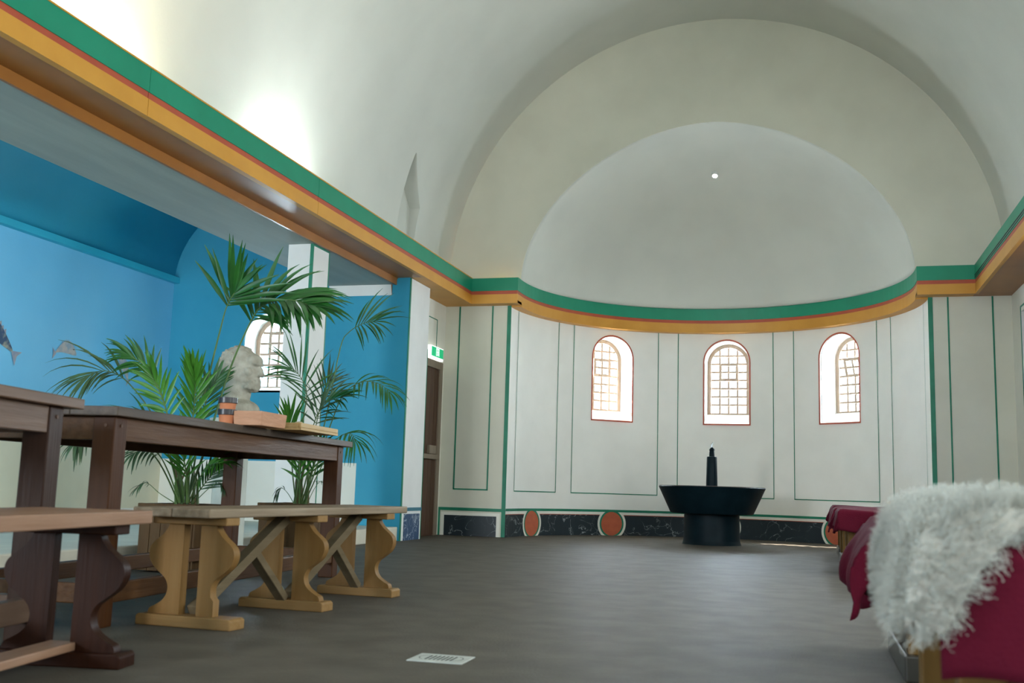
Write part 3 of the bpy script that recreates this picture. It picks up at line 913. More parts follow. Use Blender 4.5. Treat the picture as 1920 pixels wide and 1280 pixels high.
make_table((-2.465, 3.32, 0), 0.094, 'long dark brown wooden table carrying pots and a tray', 'refectory tables', MT['t2top'], MT['t2'], MT['t2z'])
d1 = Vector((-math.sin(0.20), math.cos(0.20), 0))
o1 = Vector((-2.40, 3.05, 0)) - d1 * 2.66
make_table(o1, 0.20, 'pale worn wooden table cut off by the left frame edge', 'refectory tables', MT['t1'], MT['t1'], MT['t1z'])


# ================================================================== benches with scrolled trestle legs
PROF = [(0.105, 0.385), (0.112, 0.365), (0.135, 0.338), (0.165, 0.315), (0.184, 0.295), (0.190, 0.272), (0.186, 0.248), (0.170, 0.222), (0.140, 0.198), (0.113, 0.178), (0.100, 0.158), (0.096, 0.138), (0.102, 0.112), (0.120, 0.09), (0.150, 0.072), (0.172, 0.06), (0.178, 0.04)]


def smooth_prof(pr, n=4):
    out = []
    for i in range(len(pr) - 1):
        p0, p1, p2, p3 = pr[max(i - 1, 0)], pr[i], pr[i + 1], pr[min(i + 2, len(pr) - 1)]
        for k in range(n):
            t = k / n
            out.append(tuple(0.5 * (2 * p1[j] + (p2[j] - p0[j]) * t + (2 * p0[j] - 5 * p1[j] + 4 * p2[j] - p3[j]) * t * t + (3 * p1[j] - p0[j] - 3 * p2[j] + p3[j]) * t ** 3) for j in (0, 1)))
    out.append(pr[-1])
    return out


SP = smooth_prof(PROF, 3)


def trestle(bench, y, mleg, mfoot, odd=False, k=1.0):
    q = empty('trestle', (0, y, 0), 0, bench)
    MB().prism([(-0.21 * k, 0.0), (0.21 * k, 0.0), (0.21 * k, 0.034), (0.20 * k, 0.042), (-0.20 * k, 0.042), (-0.21 * k, 0.034)], lambda u, v, w: (u, w, v), -0.05, 0.05).build('foot', mfoot, q, bevel=0.004)
    MB().box(-0.165 * k, 0.165 * k, -0.045, 0.045, 0.382, 0.412).build('cap', mfoot, q, bevel=0.004)
    for s in (-1, 1):
        pr = SP if not (odd and s > 0) else [p for p in SP if p[1] > 0.125] + [(0.098, 0.115), (0.112, 0.10), (0.112, 0.04)]
        poly = [(s * u * k, v) for u, v in pr] + [(s * 0.038 * k, 0.04), (s * 0.038 * k, 0.385)]
        MB().prism(poly, lambda u, v, w: (u, w, v), -0.02, 0.02).build('leg_board', mleg, q, smooth=True, angle=50)
    return q


b2 = empty('trestle_bench', (-2.232, 4.28, 0), -0.048)
tag(b2, 'pale yellow bench with three scrolled trestles and a grey plank seat', 'bench', 'trestle benches')
for y, odd in ((-0.70, True), (0.0, False), (0.71, False)): trestle(b2, y, MT['pine'], MT['pine_y'], odd)
for i in range(2):
    x0 = -0.17 + i * 0.17
    MB().box(x0 + 0.001, x0 + 0.169, -0.865 + 0.004 * i, 0.90, 0.412, 0.446).build('seat_plank', MT['grey_wood'], b2, bevel=0.006)
for ya, yb, ys in ((-0.68, -0.05, 0.0), (0.03, 0.66, 0.71)):
    br = MB().bar((0, ya, 0.055), (0, yb, 0.395), 0.05, 0.042).build('brace', MT['brace'], b2, bevel=0.003)
    ym, zm = ya + (yb - ya) * 0.62, 0.055 + 0.34 * 0.62
    MB().bar((0.001, ym, zm - 0.01), (0.001, ys - 0.03, 0.045), 0.046, 0.034).build('strut', MT['brace'], b2, bevel=0.003)

b1 = empty('trestle_bench', (-2.135, 2.70, 0), 0.16)
tag(b1, 'reddish-brown trestle bench with dark scrolled legs at the left frame edge', 'bench', 'trestle benches')
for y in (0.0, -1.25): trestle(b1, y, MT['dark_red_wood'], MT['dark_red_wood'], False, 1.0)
for i in range(2):
    x0 = -0.19 + i * 0.19
    MB().box(x0 + 0.001, x0 + 0.189, -1.5, 0.135 + 0.004 * i, 0.412, 0.452).build('seat_plank', MT['red_wood'], b1, bevel=0.004)
MB().box(-0.035, 0.055, -1.2, 0.0, 0.043, 0.068).build('foot_rail', MT['red_wood'], b1, bevel=0.004)

# ================================================================== right-hand row of cloth-covered couches
def couch(x0, y0, label, cloth_label, drop_l, drop_f, seed, length=1.9, shift=0.0, bulge=0.0):
    rnd = random.Random(seed)
    t = empty('wooden_couch', (x0, y0, 0))
    tag(t, label, 'couch', 'wooden couches in a row on the right')
    D, L = 0.74, min(length, CR - x0 - 0.1)
    for xa in (0.0, L - 0.09):
        MB().box(xa, xa + 0.09, 0, D, 0, 0.08).build('sled_foot', MT['foot'], t, bevel=0.006)
        for ya in (0.03, D - 0.11):
            MB().box(xa + 0.012, xa + 0.085, ya, ya + 0.08, 0.08, 0.375).build('post', MT['couch'], t, bevel=0.004)
    for ya in (0.05, D - 0.075):
        MB().box(0.085, L - 0.085, ya + 0.008, ya + 0.02, 0.12, 0.36).build('panel', MT['couch'], t)
        MB().box(0.085, L - 0.085, ya, ya + 0.028, 0.315, 0.375).build('rail', MT['couch_x'], t, bevel=0.003)
        MB().box(0.085, L - 0.085, ya, ya + 0.028, 0.09, 0.145).build('rail', MT['couch_x'], t, bevel=0.003)
        for k in range(1, 4):
            xx = 0.085 + (L - 0.17) * k / 4
            MB().box(xx - 0.03, xx + 0.03, ya + 0.001, ya + 0.027, 0.145, 0.315).build('stile', MT['couch'], t, bevel=0.003)
    MB().box(-0.015, L, -0.005, D + 0.005, 0.375, 0.405).build('seat_board', MT['couch_x'], t, bevel=0.004)
    MB().box(-0.01, L - 0.01, 0.01, D - 0.01, 0.406, 0.465).build('pad', MT['mattress'], t, bevel=0.02)
    # draped cloth
    ZC = 0.485
    ph = [rnd.uniform(0, 6.28) for _ in range(6)]
    mb = MB()
    NU, NV = 90, 64
    s0, s1, t0, t1 = -drop_l + shift, L - 0.02, -drop_f, D + 0.16
    RR = 0.03
    def wrap(a, lo):
        """unrolled length a (0 = edge) -> (offset inwards, drop)"""
        if a >= RR: return a - RR * 0.43, 0.0
        if a > -RR * 0.57:
            th = (RR - a) / RR
            return RR * 0.57 - RR * math.sin(th), RR * (1 - math.cos(th))
        return -RR * 0.43, RR - RR * 0.57 - a - RR + RR * 0.57
    def fn(u, v):
        s = s0 + (s1 - s0) * u; q = t0 + (t1 - t0) * v
        hl = 1 + 0.16 * math.sin(q * 9 + ph[0]) + 0.10 * math.sin(q * 21 + ph[1])
        hf = 1 + 0.12 * math.sin(s * 6 + ph[2]) + 0.06 * math.sin(s * 17 + ph[3])
        if s < 0: s *= hl
        if q < 0: q *= hf
        ox, dx = wrap(s, 0); oy, dy = wrap(q, 0)
        if q > D - 0.0:
            oy2, dy = wrap(D - q, 0); oy = D - oy2
        x, y = -0.045 + ox, -0.045 + oy + (0.06 if q > D / 2 else 0)
        z = ZC - max(dx, dy)
        if dx > 0 and drop_l > 0: x -= bulge * math.sin(min(1.0, dx / drop_l) * PI * 0.8)
        fl = min(dx, dy) * 0.12
        x -= fl
        y += fl if q > D / 2 else -fl
        # folds
        x -= max(0, dx - 0.02) * (0.16 * math.sin(q * 16 + ph[4]) + 0.08 + 0.07 * math.sin(q * 37 + ph[0]))
        y -= (max(0, dy - 0.02) * (0.14 * math.sin(s * 11 + ph[5]) + 0.06 + 0.05 * math.sin(s * 29 + ph[2]))) * (1 if q < D / 2 else -1)
        z += 0.012 * math.sin(s * 5.3 + ph[1]) * math.sin(q * 7 + ph[3]) * (1 if dx + dy < 0.01 else 0.3)
        return (x, y, z)
    mb.grid(fn, NU, NV)
    c = mb.build('couch_cloth', MT['cloth'], None, smooth=True, fix=False, angle=180)
    c.location = (x0, y0, 0)
    c.modifiers.new('thick', 'SOLIDIFY').thickness = 0.006
    tag(c, cloth_label, 'cloth', 'maroon cloths over the couches')
    return t


couch(0.225, 1.86, 'nearest wooden couch, under the big white sheepskin', 'maroon cloth hanging over the nearest couch below the white sheepskin', 0.0, 0.20, 3, shift=0.03)
couch(0.285, 3.51, 'second wooden couch from the camera, standing on a dark sled foot', 'pink-lit maroon cloth hanging low over the second couch from the camera', 0.25, 0.16, 5, bulge=0.07)
couch(0.275, 8.10, 'wooden couch with ochre panelled front just beyond the second couch', 'dark maroon cloth with a folded edge on the panelled couch in mid row', 0.15, 0.15, 8)
couch(0.275, 9.36, 'second-farthest wooden couch of the right-hand row', 'maroon cloth end peeping out left behind the mid-row couch', 0.17, 0.14, 11)
couch(0.290, 10.75, 'farthest wooden couch of the right-hand row, before the apse', 'maroon cloth on the farthest couch before the apse', 0.14, 0.14, 13)


def fleece(name, x0, y0, zt, s0, s1, t1, hem, label, wool, count, hl, hide='skin'):
    """sheepskin draped over the left end and front edge of a couch"""
    mb = MB()
    def fn(u, v):
        s = s0 + (s1 - s0) * u
        lo = hem(s)
        q = lo + (t1(s) - lo) * v
        dx, dy = max(0, -s), max(0, -q)
        x = max(s, 0) - 0.07 * (1 - math.exp(-dx * 10))
        y = max(q, 0) - 0.08 * (1 - math.exp(-dy * 8))
        z = zt - max(dx, dy) ** 1.25 * 1.25 - 0.25 * min(dx, dy)
        z += 0.012 * math.sin(s * 17) * math.sin(q * 13)
        return (x0 + x, y0 + y, z)
    mb.grid(fn, 36, 30)
    o = mb.build(name, MT[hide], None, smooth=True, fix=False, angle=180)
    sd = o.modifiers.new('thick', 'SOLIDIFY'); sd.thickness = 0.014; sd.offset = -1
    bake(o)
    o.data.materials.append(wool)
    ps = o.modifiers.new('wool', 'PARTICLE_SYSTEM').particle_system
    st = ps.settings
    st.type = 'HAIR'; st.count = count; st.hair_length = hl; st.hair_step = 4; st.render_step = 4
    st.child_type = 'INTERPOLATED'
    st.rendered_child_count = 14; st.child_percent = 4
    st.clump_factor = 0.45
    st.roughness_1 = 0.012; st.roughness_1_size = 0.4; st.roughness_2 = 0.02; st.roughness_endpoint = 0.015
    st.root_radius = 1.0; st.tip_radius = 0.4; st.radius_scale = 0.0012
    st.material = 2
    st.effector_weights.gravity = 0.0
    tag(o, label, 'sheepskin')
    return o


def lerp_tab(tab):
    def f(s):
        for (a, b), (c, d) in zip(tab, tab[1:]):
            if s <= c: return b + (d - b) * max(0, min(1, (s - a) / (c - a)))
        return tab[-1][1]
    return f


fleece('sheepskin', 0.205, 1.86 - 0.03, 0.54, -0.20, 0.80, lerp_tab([(-0.2, 0.25), (0.0, 0.6), (0.8, 0.62)]),
       lerp_tab([(-0.20, -0.10), (-0.10, -0.20), (0.0, -0.22), (0.06, -0.10), (0.13, -0.02), (0.3, 0.03), (0.8, 0.08)]),
       'fluffy white sheepskin draped over the nearest couch at the lower right', MT['wool'], 3500, 0.04)
fleece('sheepskin', 0.275 + 0.34, 8.10 + 0.2, 0.525, 0.0, 0.6, lambda s: 0.40, lambda s: 0.0,
       'small tan sheepskin on the mid-row couch, beyond the white one', MT['tan_wool'], 900, 0.03)

# ================================================================== bust on its column
bu = empty('stone_bust', (-3.695, 6.25, 0.968))
bu.scale = (1.045, 1.045, 1.045)
tag(bu, 'weathered stone bust of a bearded head in profile among the palms', 'bust')


def ellipsoid(c, r, rot=0.0, n=16):
    vs, fs = [], []
    m_ = Matrix.Rotation(rot, 3, 'Y')
    for j in range(n + 1):
        ph = PI * j / n
        for i in range(2 * n):
            th = PI * i / n
            p = m_ @ Vector((r[0] * math.sin(ph) * math.cos(th), r[1] * math.sin(ph) * math.sin(th), r[2] * math.cos(ph)))
            vs.append(p + Vector(c))
    for j in range(n):
        for i in range(2 * n):
            i2 = (i + 1) % (2 * n)
            fs.append((j * 2 * n + i, j * 2 * n + i2, (j + 1) * 2 * n + i2, (j + 1) * 2 * n + i))
    return vs, fs


mb = MB()      # x = facing direction (to the right in the photo), z up, origin at the bottom of the chest
for c, r, rot in [
        ((-0.02, 0, 0.345), (0.140, 0.105, 0.125), 0),          # skull
        ((0.02, 0, 0.300), (0.115, 0.092, 0.125), 0),           # face mass
        ((0.052, 0, 0.235), (0.072, 0.068, 0.062), 0.3),        # jaw and beard
        ((0.100, 0, 0.203), (0.040, 0.045, 0.034), 0),          # chin
        ((0.098, 0, 0.372), (0.045, 0.075, 0.045), 0),          # forehead
        ((0.128, 0, 0.352), (0.018, 0.060, 0.015), 0),          # brow
        ((0.142, 0, 0.305), (0.020, 0.019, 0.040), -0.35),      # nose ridge
        ((0.152, 0, 0.284), (0.020, 0.024, 0.015), 0),          # nose tip
        ((0.124, 0, 0.252), (0.018, 0.034, 0.010), 0),          # upper lip
        ((0.120, 0, 0.232), (0.018, 0.030, 0.010), 0),          # lower lip
        ((0.085, 0.062, 0.300), (0.030, 0.026, 0.030), 0), ((0.085, -0.062, 0.300), (0.030, 0.026, 0.030), 0),   # cheeks
        ((-0.02, 0.098, 0.300), (0.024, 0.014, 0.040), 0.2), ((-0.02, -0.098, 0.300), (0.024, 0.014, 0.040), 0.2),  # ears
        ((-0.015, 0, 0.165), (0.088, 0.082, 0.140), 0.15),      # neck
        ((0.0, 0, 0.06), (0.125, 0.165, 0.072), 0),             # shoulders
        ((0.03, 0, 0.03), (0.115, 0.120, 0.055), 0)]:
    mb.add(*ellipsoid(c, r, rot, 12))
rb = random.Random(4)
for i in range(90):           # short curls
    th, ph = rb.uniform(0.25, 2 * PI - 0.25), rb.uniform(0.05, 1.55)
    if math.cos(th) > 0.35 and ph > 0.95: continue
    c = (-0.02 + 0.140 * math.sin(ph) * math.cos(th), 0.105 * math.sin(ph) * math.sin(th), 0.345 + 0.125 * math.cos(ph))
    mb.add(*ellipsoid(c, (rb.uniform(0.012, 0.018),) * 2 + (0.012,), 0, 4))
for i in range(40):           # beard
    a = rb.uniform(-1.3, 1.3)
    c = (0.055 + 0.075 * math.cos(a), 0.068 * math.sin(a), 0.222 + rb.uniform(-0.03, 0.02))
    mb.add(*ellipsoid(c, (0.013, 0.013, 0.014), 0, 4))
head = mb.build('head', MT['stone'], bu, smooth=True, angle=180)
rm = head.modifiers.new('remesh', 'REMESH'); rm.mode = 'VOXEL'; rm.voxel_size = 0.0055; rm.use_smooth_shade = True
sm = head.modifiers.new('smooth', 'SMOOTH'); sm.factor = 0.5; sm.iterations = 3
bake(head)
cutm = MB()                   # eye hollows
for s in (-1, 1): cutm.add(*ellipsoid((0.130, 0.040 * s, 0.326), (0.022, 0.023, 0.014), 0, 8))
cut(head, cutm)
for s in (-1, 1): MB().add(*ellipsoid((0.105, 0.038 * s, 0.324), (0.016, 0.017, 0.013), 0, 8)).build('eye', MT['stone'], bu, smooth=True)
pc = empty('column_pedestal', (-3.725, 6.25, 0))
pc.scale = (1.045, 1.045, 1.017)
tag(pc, 'pale slim column pedestal carrying the stone bust', 'pedestal')
MB().lathe([(0.15, 0), (0.15, 0.04), (0.135, 0.05), (0.125, 0.08), (0.112, 0.09)], n=32).build('base', MT['column'], pc, smooth=True)
MB().lathe([(0.110, 0.08), (0.104, 0.88)], n=32).build('shaft', MT['column'], pc, smooth=True)
MB().lathe([(0.104, 0.87), (0.125, 0.895), (0.14, 0.91), (0.15, 0.915), (0.15, 0.95), (0.0, 0.95)], n=32).build('capital', MT['column'], pc, smooth=True)

# ================================================================== planters and palms
def planter(x0, x1, y0, y1, h, label):
    t = empty('wooden_planter', ((x0 + x1) / 2, (y0 + y1) / 2, 0))
    tag(t, label, 'planter', 'wooden plant boxes behind the table')
    wx, wy = (x1 - x0) / 2, (y1 - y0) / 2
    n = 5
    for s in (-1, 1):
        for i in range(n):
            a = -wx + 2 * wx * i / n; b = a + 2 * wx / n - 0.003
            MB().box(a, b, s * wy - 0.01, s * wy + 0.01, 0.01, h - 0.045).build('slat', MT['planter'], t, bevel=0.002)
            a = -wy + 2 * wy * i / n; b = a + 2 * wy / n - 0.003
            MB().box(s * wx - 0.01, s * wx + 0.01, a, b, 0.01, h - 0.045).build('slat', MT['planter'], t, bevel=0.002)
        MB().box(-wx - 0.018, wx + 0.018, s * wy - 0.018, s * wy + 0.018, h - 0.045, h).build('rim', MT['planter'], t, bevel=0.004)
        MB().box(s * wx - 0.0175, s * wx + 0.0175, -wy, wy, h - 0.044, h - 0.001).build('rim', MT['planter'], t, bevel=0.004)
    MB().box(-wx + 0.01, wx - 0.01, -wy + 0.01, wy - 0.01, 0.01, h - 0.05).build('soil', MT['soil'], t)
    return t


planter(-3.86, -3.50, 5.50, 5.86, 0.405, 'dark slatted plant box behind the table, holding the larger palm')
planter(-3.80, -3.42, 6.82, 7.20, 0.405, 'dark slatted plant box with the smaller palm, nearer the pier')


def bez(pts, n):
    """Catmull-Rom through 3D points"""
    pts = [Vector(p) for p in pts]
    out = []
    seg = len(pts) - 1
    for k in range(n + 1):
        t = k / n * seg
        i = min(int(t), seg - 1); t -= i
        p0, p1, p2, p3 = pts[max(i - 1, 0)], pts[i], pts[i + 1], pts[min(i + 2, seg)]
        out.append(0.5 * (2 * p1 + (p2 - p0) * t + (2 * p0 - 5 * p1 + 4 * p2 - p3) * t * t + (3 * p1 - p0 - 3 * p2 + p3) * t ** 3))
    return out


def leaflet(mb, base, d, L, W, droop, nrm, k=6):
    """folded strip leaf"""
    d = d.normalized()
    side = d.cross(nrm)
    if side.length < 1e-3: side = Vector((1, 0, 0))
    side.normalize()
    pos = Vector(base); cur = d.copy()
    vs, fs = [], []
    for i in range(k + 1):
        t = i / k
        w = W * (0.25 + 1.5 * t if t < 0.4 else 0.85 * (1 - (t - 0.4) / 0.6) ** 0.75) * 0.5
        up = side.cross(cur).normalized()
        if i == k: w = 0.0008
        vs += [pos + side * w + up * w * 0.35, pos, pos - side * w + up * w * 0.35]
        cur = (cur + Vector((0, 0, -droop * (0.35 + t) / k))).normalized()
        pos = pos + cur * (L / k)
    for i in range(k):
        a = i * 3
        fs += [(a, a + 1, a + 4, a + 3), (a + 1, a + 2, a + 5, a + 4)]
    mb.add(vs, fs)


def frond(parent, path, nrm, start, npair, L, W, droop, ang0, ang1, mk, seed, r0=0.007, side='both', tip=True):
    """a stalk along path with leaflets on both sides from fraction start to the end"""
    rnd = random.Random(seed)
    pts = bez(path, 28)
    n = len(pts)
    fr = MB()
    lf = MB()
    nrm = Vector(nrm).normalized()
    for j in range(npair):
        t = start + (1 - start) * (j + 0.5) / npair
        x = t * (n - 1); i = min(int(x), n - 2); f = x - i
        p = pts[i].lerp(pts[i + 1], f)
        T = (pts[i + 1] - pts[i]).normalized()
        S = T.cross(nrm).normalized()
        q = (t - start) / (1 - start)
        ang = R(ang0 + (ang1 - ang0) * q)
        l = L * (0.62 + 0.75 * math.sin(PI * (0.22 + 0.66 * q)) * 0.6)
        for s in (-1, 1):
            if side == 'left' and s > 0 or side == 'right' and s < 0: continue
            d = S * s * math.sin(ang) + T * math.cos(ang) + nrm * rnd.uniform(-0.08, 0.32) + Vector((rnd.uniform(-.1, .1), rnd.uniform(-.1, .1), rnd.uniform(-.1, .1)))
            leaflet(lf, p, d, l * rnd.uniform(0.85, 1.1), W * rnd.uniform(0.8, 1.15), droop * rnd.uniform(0.7, 1.35), nrm)
    if tip:
        T = (pts[-1] - pts[-2]).normalized()
        leaflet(lf, pts[-1], T + Vector((0, 0, 0.02)), L * 0.7, W, droop, nrm)
    o = lf.build('frond', MT[mk], parent, smooth=True, fix=False, angle=180)
    fr.tube(pts, [r0 * (1 - 0.7 * i / (n - 1)) for i in range(n)], 6)
    fr.build('stalk', MT['stem'], o, smooth=True)
    return o


TOCAM = Vector((3.5, -5.5, -0.3)).normalized()
UPV = Vector((0, 0, 1))
pm = empty('potted_palm', (-3.68, 5.68, 0.36))
tag(pm, 'larger palm rising from the plant box behind the table', 'palm')
def P1(*l): return [at(x, y, Y + 0.14) + Vector((3.68, -5.68, -0.36)) for x, y, Y in l]
# the tall frond arching to the right, and its fan of blades to the left
frond(pm, P1((350, 940, 5.56), (385, 840, 5.6), (425, 710, 5.62), (458, 628, 5.6), (490, 575, 5.56), (540, 562, 5.5), (580, 572, 5.44)), TOCAM * 0.75 + UPV * 0.65, 0.56, 26, 0.38, 0.044, 0.8, 62, 20, 'leaf', 1, 0.0085)
frond(pm, P1((342, 940, 5.52), (368, 800, 5.5), (395, 690, 5.47), (412, 622, 5.45), (425, 575, 5.42), (442, 545, 5.40)), TOCAM * 0.9 + UPV * 0.3, 0.80, 8, 0.36, 0.042, 0.25, 60, 10, 'leaf', 2, 0.0085)
# drooping dull frond to the left over the near table
frond(pm, P1((338, 942, 5.5), (318, 850, 5.42), (285, 775, 5.34), (235, 712, 5.22), (195, 695, 5.10), (165, 705, 5.02)), TOCAM * 0.6 + UPV * 0.7, 0.60, 10, 0.30, 0.022, 1.1, 55, 18, 'leaf3', 3, 0.006)
# left bright fronds
frond(pm, P1((340, 942, 5.52), (330, 850, 5.45), (312, 770, 5.40), (290, 705, 5.36), (262, 678, 5.30), (240, 665, 5.25)), TOCAM * 0.8 + UPV * 0.5, 0.60, 12, 0.20, 0.026, 0.9, 50, 16, 'leaf', 4, 0.007)
frond(pm, P1((345, 942, 5.50), (335, 860, 5.40), (318, 790, 5.32), (300, 735, 5.25), (285, 705, 5.2)), TOCAM * 0.8 + UPV * 0.3, 0.50, 10, 0.20, 0.032, 0.7, 45, 14, 'leaf2', 5, 0.007)
frond(pm, P1((352, 942, 5.55), (356, 860, 5.5), (362, 780, 5.46), (366, 725, 5.42), (362, 695, 5.38)), TOCAM * 0.95, 0.40, 14, 0.21, 0.032, 0.35, 34, 8, 'leaf2', 6, 0.007)
frond(pm, P1((352, 942, 5.58), (366, 860, 5.6), (380, 780, 5.62), (392, 735, 5.64), (404, 715, 5.66)), TOCAM * 0.9 + UPV * 0.3, 0.45, 12, 0.19, 0.030, 0.45, 42, 12, 'leaf', 7, 0.007)
frond(pm, P1((338, 942, 5.50), (322, 870, 5.40), (300, 820, 5.30), (270, 790, 5.2), (240, 785, 5.1)), UPV * 0.8 + TOCAM * 0.4, 0.45, 10, 0.26, 0.026, 1.0, 55, 20, 'leaf', 8, 0.006)
# lower, hanging growth seen below the tabletop
frond(pm, P1((336, 942, 5.46), (318, 890, 5.36), (296, 850, 5.28), (270, 842, 5.2), (252, 850, 5.14)), UPV * 0.8 + TOCAM * 0.5, 0.45, 9, 0.17, 0.02, 1.6, 60, 25, 'leaf3', 9, 0.005)
frond(pm, P1((354, 942, 5.56), (372, 900, 5.5), (395, 872, 5.46), (415, 868, 5.42)), UPV * 0.8 + TOCAM * 0.5, 0.35, 9, 0.18, 0.022, 1.2, 60, 25, 'leaf2', 10, 0.005)
frond(pm, P1((350, 942, 5.5), (350, 895, 5.45), (342, 850, 5.4), (335, 820, 5.36)), TOCAM * 0.9, 0.30, 10, 0.20, 0.026, 0.4, 40, 12, 'leaf2', 11, 0.006)
frond(pm, P1((358, 942, 5.6), (385, 905, 5.62), (408, 880, 5.64)), TOCAM * 0.9 + UPV * 0.3, 0.3, 9, 0.18, 0.022, 0.5, 45, 15, 'leaf', 12, 0.005)
frond(pm, P1((330, 944, 5.44), (300, 925, 5.38), (275, 905, 5.34), (258, 915, 5.3)), UPV, 0.5, 7, 0.09, 0.012, 1.5, 60, 25, 'leaf3', 13, 0.003)
frond(pm, P1((362, 944, 5.6), (392, 915, 5.6), (412, 905, 5.6), (420, 915, 5.6)), UPV, 0.5, 7, 0.09, 0.012, 1.5, 60, 25, 'leaf3', 14, 0.003)
for i in range(9):
    rr = random.Random(40 + i)
    x = 330 + i * 5
    MB().tube(P1((x, 945, 5.5 + 0.02 * i), (x + rr.uniform(-8, 8), 905, 5.5 + 0.02 * i), (x + rr.uniform(-18, 22), 868, 5.48 + 0.02 * i)), [0.010, 0.008, 0.004], 6).build('husk', MT['husk'] if i % 2 else MT['stem'], pm, smooth=True)
# a tip hanging between the two tables
frond(pm, P1((335, 942, 5.5), (290, 855, 5.2), (220, 810, 4.9), (160, 818, 4.66), (142, 830, 4.6)), UPV * 0.9 + TOCAM * 0.3, 0.72, 6, 0.17, 0.022, 1.7, 50, 25, 'leaf3', 15, 0.005)

pm2 = empty('potted_palm', (-3.61, 7.01, 0.36))
tag(pm2, 'smaller palm with thin arching fronds beside the pier', 'palm')
def P2(*l): return [at(x, y, Y) + Vector((3.61, -7.01, -0.36)) for x, y, Y in l]
frond(pm2, P2((565, 945, 7.0), (585, 880, 6.98), (612, 780, 6.95), (638, 652, 6.92), (655, 622, 6.90), (682, 606, 6.86), (700, 603, 6.84)), TOCAM * 0.85 + UPV * 0.5, 0.72, 9, 0.30, 0.02, 0.75, 68, 22, 'leaf', 21, 0.0065)
frond(pm2, P2((568, 945, 7.0), (592, 880, 6.95), (622, 790, 6.9), (645, 738, 6.86), (680, 715, 6.8), (712, 720, 6.74), (730, 735, 6.7)), TOCAM * 0.5 + UPV * 0.8, 0.58, 11, 0.24, 0.022, 1.4, 62, 22, 'leaf', 22, 0.006)
frond(pm2, P2((560, 945, 7.0), (572, 870, 6.96), (590, 790, 6.92), (612, 755, 6.86), (640, 745, 6.8)), TOCAM * 0.7 + UPV * 0.7, 0.5, 11, 0.26, 0.026, 0.7, 52, 16, 'leaf', 23, 0.006)
frond(pm2, P2((556, 945, 7.0), (560, 870, 6.96), (568, 790, 6.92), (575, 735, 6.88), (560, 702, 6.84), (545, 690, 6.8)), TOCAM * 0.8 + UPV * 0.4, 0.5, 12, 0.30, 0.018, 0.7, 60, 20, 'leaf', 24, 0.006)
frond(pm2, P2((555, 945, 6.98), (548, 880, 6.94), (545, 820, 6.9), (543, 785, 6.86)), TOCAM * 0.95, 0.35, 9, 0.26, 0.028, 0.35, 36, 12, 'leaf2', 25, 0.006)
frond(pm2, P2((562, 945, 7.02), (578, 880, 7.02), (592, 800, 7.02), (606, 740, 7.02), (618, 715, 7.02)), TOCAM * 0.8 + UPV * 0.4, 0.5, 11, 0.24, 0.020, 0.6, 60, 20, 'leaf3', 26, 0.006)
frond(pm2, P2((570, 945, 7.0), (600, 880, 6.9), (630, 825, 6.8), (655, 812, 6.72), (666, 825, 6.68)), UPV * 0.8 + TOCAM * 0.5, 0.6, 8, 0.26, 0.02, 1.9, 55, 25, 'leaf', 27, 0.005)
frond(pm2, P2((560, 945, 6.98), (562, 900, 6.92), (560, 860, 6.88), (556, 835, 6.85)), TOCAM * 0.9, 0.3, 9, 0.2, 0.026, 0.5, 42, 14, 'leaf2', 28, 0.006)
frond(pm2, P2((570, 945, 7.0), (582, 900, 6.98), (592, 862, 6.96), (600, 838, 6.94)), TOCAM * 0.9, 0.35, 8, 0.2, 0.026, 0.5, 42, 14, 'leaf', 29, 0.006)
frond(pm2, P2((552, 946, 6.95), (540, 925, 6.92), (528, 915, 6.9), (520, 928, 6.88)), UPV, 0.45, 7, 0.1, 0.012, 1.5, 60, 25, 'leaf3', 30, 0.003)
frond(pm2, P2((575, 946, 7.0), (590, 915, 6.98), (602, 902, 6.96), (612, 915, 6.95)), UPV, 0.45, 7, 0.1, 0.012, 1.5, 60, 25, 'leaf', 31, 0.003)
for i in range(6):
    x = 552 + i * 5
    rr = random.Random(70 + i)
    MB().tube(P2((x, 946, 6.98 + 0.02 * i), (x + rr.uniform(-6, 8), 905, 6.98 + 0.02 * i), (x + rr.uniform(-8, 18), 850, 6.96 + 0.02 * i)), [0.012, 0.010, 0.005], 6).build('husk', MT['husk'] if i % 2 else MT['stem'], pm2, smooth=True)

# ================================================================== things on the table
TZ = 0.815
def pot(loc, label):
    t = empty('terracotta_pot', loc)
    tag(t, label, 'pot', 'stacked pots on the table')
    MB().lathe([(0.0, 0.0), (0.034, 0.0), (0.041, 0.062), (0.037, 0.062), (0.031, 0.006), (0.0, 0.006)], n=28).build('body', MT['terracotta'], t, smooth=True)
    MB().lathe([(0.041, 0.046), (0.045, 0.048), (0.046, 0.073), (0.041, 0.074), (0.039, 0.062)], n=28).build('glazed_rim', MT['glaze'], t, smooth=True)
    return t


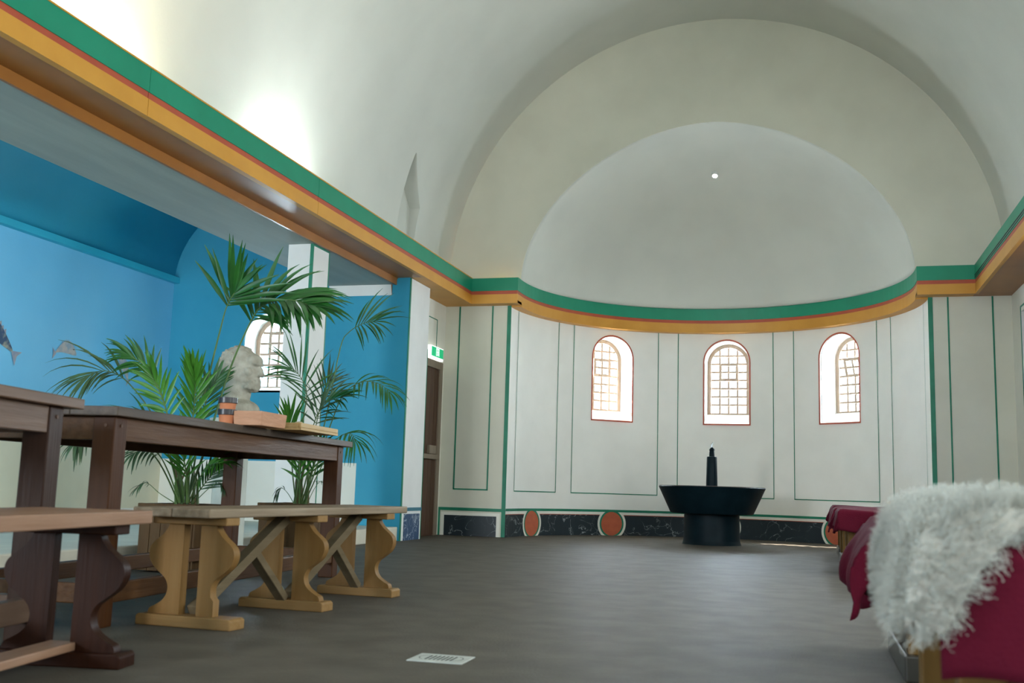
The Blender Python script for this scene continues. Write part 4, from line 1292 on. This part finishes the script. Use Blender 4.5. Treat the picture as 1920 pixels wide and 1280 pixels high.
pot((-2.66, 4.40, TZ), 'lower of the two stacked terracotta pots with dark rims')
pot((-2.66, 4.40, TZ + 0.056), 'upper of the two stacked terracotta pots with dark rims')
t = empty('terracotta_trough', (-2.555, 4.53, TZ), 0.05)
tag(t, 'pale terracotta trough between the pots and the tray', 'trough')
mb = MB()
o_, i_ = [(-0.075, -0.14), (0.075, -0.14), (0.075, 0.14), (-0.075, 0.14)], [(-0.063, -0.128), (0.063, -0.128), (0.063, 0.128), (-0.063, 0.128)]
vs = [(x * 0.93, y * 0.95, 0) for x, y in o_] + [(x, y, 0.068) for x, y in o_] + [(x, y, 0.068) for x, y in i_] + [(x * 0.93, y * 0.95, 0.01) for x, y in i_]
fs = [(3, 2, 1, 0)] + [q for a in range(4) for q in ((a, (a + 1) % 4, 4 + (a + 1) % 4, 4 + a), (4 + a, 4 + (a + 1) % 4, 8 + (a + 1) % 4, 8 + a), (8 + a, 8 + (a + 1) % 4, 12 + (a + 1) % 4, 12 + a))] + [(12, 13, 14, 15)]
mb.add(vs, fs).build('body', MT['brick'], t, bevel=0.004)
MB().box(-0.058, 0.058, -0.12, 0.12, 0.01, 0.05).build('soil', MT['soil'], t)
t = empty('wooden_tray', (-2.62, 4.98, TZ), 0.094)
tag(t, 'pale wooden tray of pebbles at the far end of the table', 'tray')
mb = MB().box(-0.16, 0.16, -0.27, 0.27, 0, 0.012).build('base', MT['tray'], t)
for x0, x1, y0, y1 in ((-0.16, -0.145, -0.27, 0.27), (0.145, 0.16, -0.27, 0.27), (-0.145, 0.145, -0.27, -0.255), (-0.145, 0.145, 0.255, 0.27)):
    MB().box(x0, x1, y0, y1, 0.012, 0.036).build('side', MT['tray'], t, bevel=0.003)
rp = random.Random(9)
for i in range(12):
    r_ = rp.uniform(0.014, 0.026)
    o = MB().add(*ellipsoid((0, 0, 0), (r_ * 1.3, r_, r_ * 0.75), 0, 6)).build('pebble', MT['pebble'], None, smooth=True)
    a = 0.094
    lx, ly = -0.11 + 0.072 * (i % 4), -0.2 + 0.17 * (i // 4) + 0.03 * (i % 2)
    o.location = (-2.62 + lx * math.cos(a) - ly * math.sin(a), 4.98 + lx * math.sin(a) + ly * math.cos(a), TZ + 0.012 + r_ * 0.75)
    tag(o, 'pale pebble lying in the wooden tray on the table', 'pebble', 'pebbles in the tray')

# ================================================================== floor plate
t = empty('floor_grate', (-1.145, 3.285, 0), 0.02)
tag(t, 'pale slotted metal plate let into the floor in the foreground', 'floor grate')
MB().box(-0.093, 0.093, -0.076, 0.076, 0, 0.004).build('plate', MT['plate'], t, bevel=0.002)
for i in range(7):
    x = -0.042 + i * 0.014
    MB().box(x - 0.003, x + 0.003, -0.04, 0.04, 0.0035, 0.0046).build('slot', MT['slot'], t)
mb = MB()
for s in (-1, 1):
    for i in range(8):
        a0, a1 = -1.1 + 2.2 * i / 8, -1.1 + 2.2 * (i + 1) / 8
        c = 0.03 * s
        mb.add([(c + s * 0.044 * math.cos(a0), 0.048 * math.sin(a0), 0.0047), (c + s * 0.041 * math.cos(a0), 0.045 * math.sin(a0), 0.0047), (c + s * 0.041 * math.cos(a1), 0.045 * math.sin(a1), 0.0047), (c + s * 0.044 * math.cos(a1), 0.048 * math.sin(a1), 0.0047)], [(0, 1, 2, 3)])
mb.build('engraved_arc', MT['slot'], t, fix=False)
